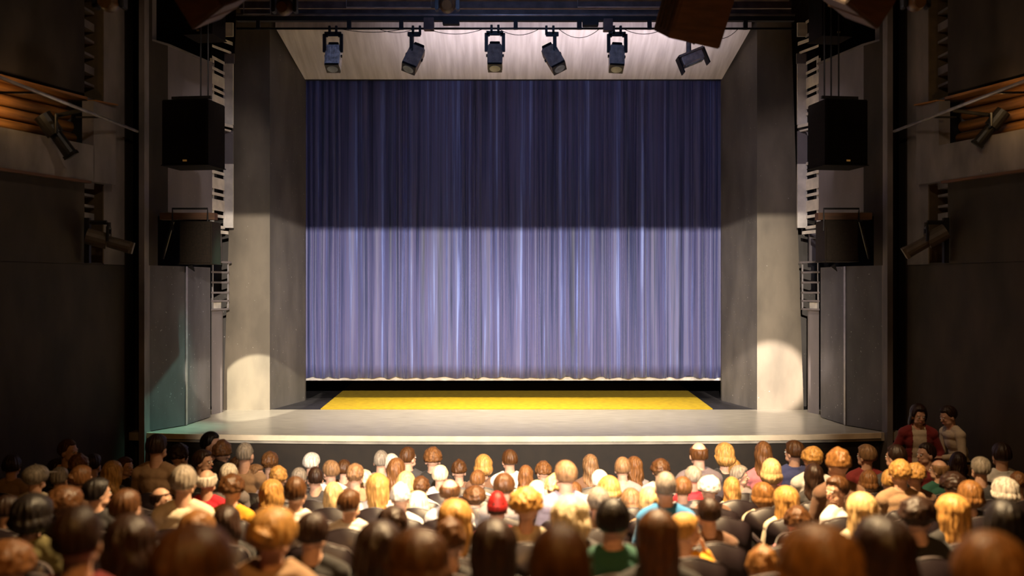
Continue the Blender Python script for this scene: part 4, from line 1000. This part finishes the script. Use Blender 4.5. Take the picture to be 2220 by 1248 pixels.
for i, (a, k) in enumerate(zip(AUD, asg)):
    d = ROWD[k]; zt = -(a[1] - 624) / F * d + CZ
    hair_up = .012 if a[3] in ('crop', 'fringe') else .022
    H = 1.28 + hair_up
    sc = max(.87, min(1.15, (zt - FLOORZ[k]) / H))
    off = zt - FLOORZ[k] - H * sc
    if abs(off) > .12: print('OFF', i, a[:2], 'row', k, round(off, 2))
    cut = 'hooded' if 'hooded' in a[7] else ('collared' if ('collar' in a[7] or 'shirt' in a[7] or i % 3 == 0) else 'shirt')
    yaw = a[6] if a[6] else rng.choice((-15, 0, 0, 0, 15))
    pose = 1 if 'cheek' in a[7] and 'hand' in a[7] else 0
    x = X(a[0], d - .02)
    person((x, d, FLOORZ[k] + off), a[3], a[4], a[5], yaw, labels[i], 'seated audience', cut, sc, rng.uniform(-7, 7) + (42 if 'boy' in a[7] else 24 * (1 if yaw > 0 else -1) if abs(yaw) >= 50 else 0), i, pose=pose, hw=max(1.0, min(1.22, a[2] / F * d / BIG[a[3]] / sc)) if a[3] not in ('crop', 'fringe', 'short') else max(1, min(1.08, a[2] / F * d / BIG[a[3]] / sc)))
    seat((x, d - .02, FLOORZ[k]), None, 'seats of the audience'); taken[k].append((x, i))
seat_objs = [o for o in bpy.data.objects if o.name.startswith('theatre_seat') and o.parent is None]
TN = dict(mauve='mauve', navy='blue', crimson='dark red')
for (a, k), o in zip(list(zip(AUD, asg)), seat_objs):
    o['label'] = short('seat taken by ' + (SW[a[3]].format(HW[a[4]]) if a[3] not in HATS else a[3]) + (' and ' + TN.get(a[5], a[5]) + ' top' if any(q in a[7] for q in ('top', 'shirt', 'collar', 'coat')) else '') + ', ' + ORD[k] + ' row, ' + mark(a[0]), 16)
# empty seats fill the gaps in each row
for k in range(NR):
    d = ROWD[k]; half = 1200 / F * d
    lim = min(half, 5.3 + .3 * (14.6 - d))
    xs = sorted(t[0] for t in taken[k]); pts = [-lim - .3] + xs + [lim + .3]
    for p, q in zip(pts, pts[1:]):
        n = int((q - p) / .56) - 1
        if n < 1: continue
        st = (q - p) / (n + 1)
        for j in range(n):
            x = p + st * (j + 1)
            if abs(x) > lim: continue
            px = 1110 + x / d * F
            seat((x, d - .02, FLOORZ[k]), 'empty dark seat, rounded back, in the %s row, %s' % (ORD[k], mark(px)), 'empty theatre seats')
# stepped floor of the seating
for k in range(NR):
    if FLOORZ[k] <= 0.001: continue
    d = ROWD[k]
    y1 = d + .52; y0 = d - .30 if k < NR - 1 else -4.0
    if k < NR - 1: y0 = ROWD[k + 1] + .52
    m = MB(); m.box((0, (y0 + y1) / 2, FLOORZ[k] / 2), (19.6 if d < 3 else 16, y1 - y0, FLOORZ[k])); struct(m.build('floor_step', M_hall))
m = MB(); m.box((0, 6.4, -.05), (24, 22, .1)); struct(m.build('floor', M_hall))

# ------------------------------------------------------------------ two people standing by the side wall
def standing(loc, turn, label, kind):
    nk = Vector((0, 0, 1.44)); k = 1.0
    r = bpy.data.objects.new('person', None); C.objects.link(r); r.location = loc; r.rotation_euler = (0, 0, R(turn)); tag(r, label, 'person')
    lean = .0 if kind == 'cardigan' else .10
    hr = head_rot(10, -6) if kind == 'cardigan' else head_rot(0, -18)
    def tor(m, g):
        m.ball((0, 0, .92), (.165 + g, .115 + g, .12 + g)); m.ball((0, 0 + lean * .2, 1.07), (.14 + g, .10 + g, .13 + g)); m.ball((0, lean * .6, 1.22), (.16 + g, .108 + g, .13 + g)); m.ball((0, lean, 1.31), (.165 + g, .09 + g, .07 + g))
        for s in (-1, 1): m.ball((s * .18, lean, 1.32), .058 + g); m.tube([(s * .05, lean, 1.385 + g * .4), (s * .18, lean, 1.335)], .046 + g, 12, .045 + g)
    def arm(m, g, hands):
        for s in (-1, 1):
            sh = Vector((s * .18, lean, 1.32))
            if kind == 'cardigan': el = Vector((s * .30, -.03, 1.07)); wr = Vector((s * .22, .14, .93)); d = (-s * .3, .5, -.6); n = (-s, -.2, 0)
            else: el = Vector((s * .23, .10, 1.05)); wr = Vector((s * .10, .30, 1.02)); d = (-s * .3, .9, .05); n = (-s * .2, 0, -1)
            limb(m, [(sh, .05 + g), (el, .038 + g)]); limb(m, [(el, .038 + g), (el.lerp(wr, 1 if g == 0 else .92), .026 + g)])
            if hands: hand(m, wr, d, n, curl=.5)
    def leg(m, g, foot):
        for s in (-1, 1):
            hip = Vector((s * .085, 0, .88)); kn = Vector((s * .10, .015, .48)); an = Vector((s * .11, -.01, .10))
            limb(m, [(hip, .085 + g), (hip.lerp(kn, .5), .07 + g), (kn, .054 + g)]); limb(m, [(kn, .054 + g), (kn.lerp(an, .3), .053 + g), (an, .035 + g)])
            if foot: limb(m, [(an, .035), (an + Vector((0, .02, -.055)), .035), (an + Vector((s * .02, .15, -.065)), .03)])
    nk = nk + Vector((0, lean * 1.2, 0))
    m = MB(); tor(m, 0); arm(m, 0, True); leg(m, 0, True); add_head(m, nk, hr)
    child('body', fuse(m, 'body', .0085, 4, SKIN['fair']), r)
    child('hair', HAIR['long' if kind == 'cardigan' else 'short'][0], r, hairmat('dark'), nk, hr)
    if kind == 'cardigan':
        m = MB(); tor(m, .012); m.ball((0, 0, .82), (.175, .125, .10)); child('blouse', fuse(m, 'blouse', .011, 3, None, cloth_disp(2)), r, topmat('cream'))
        m = MB(); tor(m, .024); arm(m, .016, False)
        me = fuse(m, 'cardigan', .011, 3, None, cloth_disp(5))
        bm = bmesh.new(); bm.from_mesh(me)
        bmesh.ops.delete(bm, geom=[v for v in bm.verts if v.co.y > .03 and abs(v.co.x) < .085 + .03 * (1.35 - v.co.z)], context='VERTS'); bm.to_mesh(me); bm.free()
        o = child('cardigan', me, r, topmat('crimson')); sm = o.modifiers.new('t', 'SOLIDIFY'); sm.thickness = .008
        m = MB(); leg(m, .013, False); m.ball((0, 0, .88), (.18, .13, .10)); child('trousers', fuse(m, 'trousers', .013, 3, None), r, topmat('charcoal'))
        m = MB(); m.box((.0, .145, .96), (.06, .02, .10)); child('green_badge', m.mesh('green_badge', topmat('green')), r)
    else:
        m = MB(); tor(m, .016); arm(m, .014, False); m.ball((0, 0, .86), (.18, .13, .11)); child('shirt', fuse(m, 'shirt', .011, 3, None, cloth_disp(2)), r, topmat('cream'))
        m = MB(); leg(m, .022, False); m.ball((0, 0, .86), (.185, .14, .11)); child('trousers', fuse(m, 'trousers', .013, 3, None), r, topmat('tan'))
        m = MB()
        for q in range(24):
            a = 2 * math.pi * q / 24; b = a + 2 * math.pi / 24
            m.tube([(math.cos(a) * .185, math.sin(a) * .135, .955), (math.cos(b) * .185, math.sin(b) * .135, .955)], .018, 6)
        child('belt', m.mesh('belt', M_shoe), r)
    m = MB(); shoes(m, [((s * .11, -.01, .10), (s * .1, .99, 0), s) for s in (-1, 1)]); child('shoes', fuse(m, 'shoes', .012, 3, None), r, M_shoe)
    for e, i in EYES: q = child('eye', e, r, None, nk, hr); child('iris', i, q)
    child('lips', LIPS, r, None, nk, hr)
dS = 13.35
standing((X(1990, dS), dS, 0), 172, 'standing person in open red cardigan and cream blouse, facing the audience by the side wall', 'cardigan')
standing((X(2080, dS + .0), dS + .0, 0), 98, 'standing person in cream shirt and tan trousers leaning toward the red cardigan wearer', 'uniform')
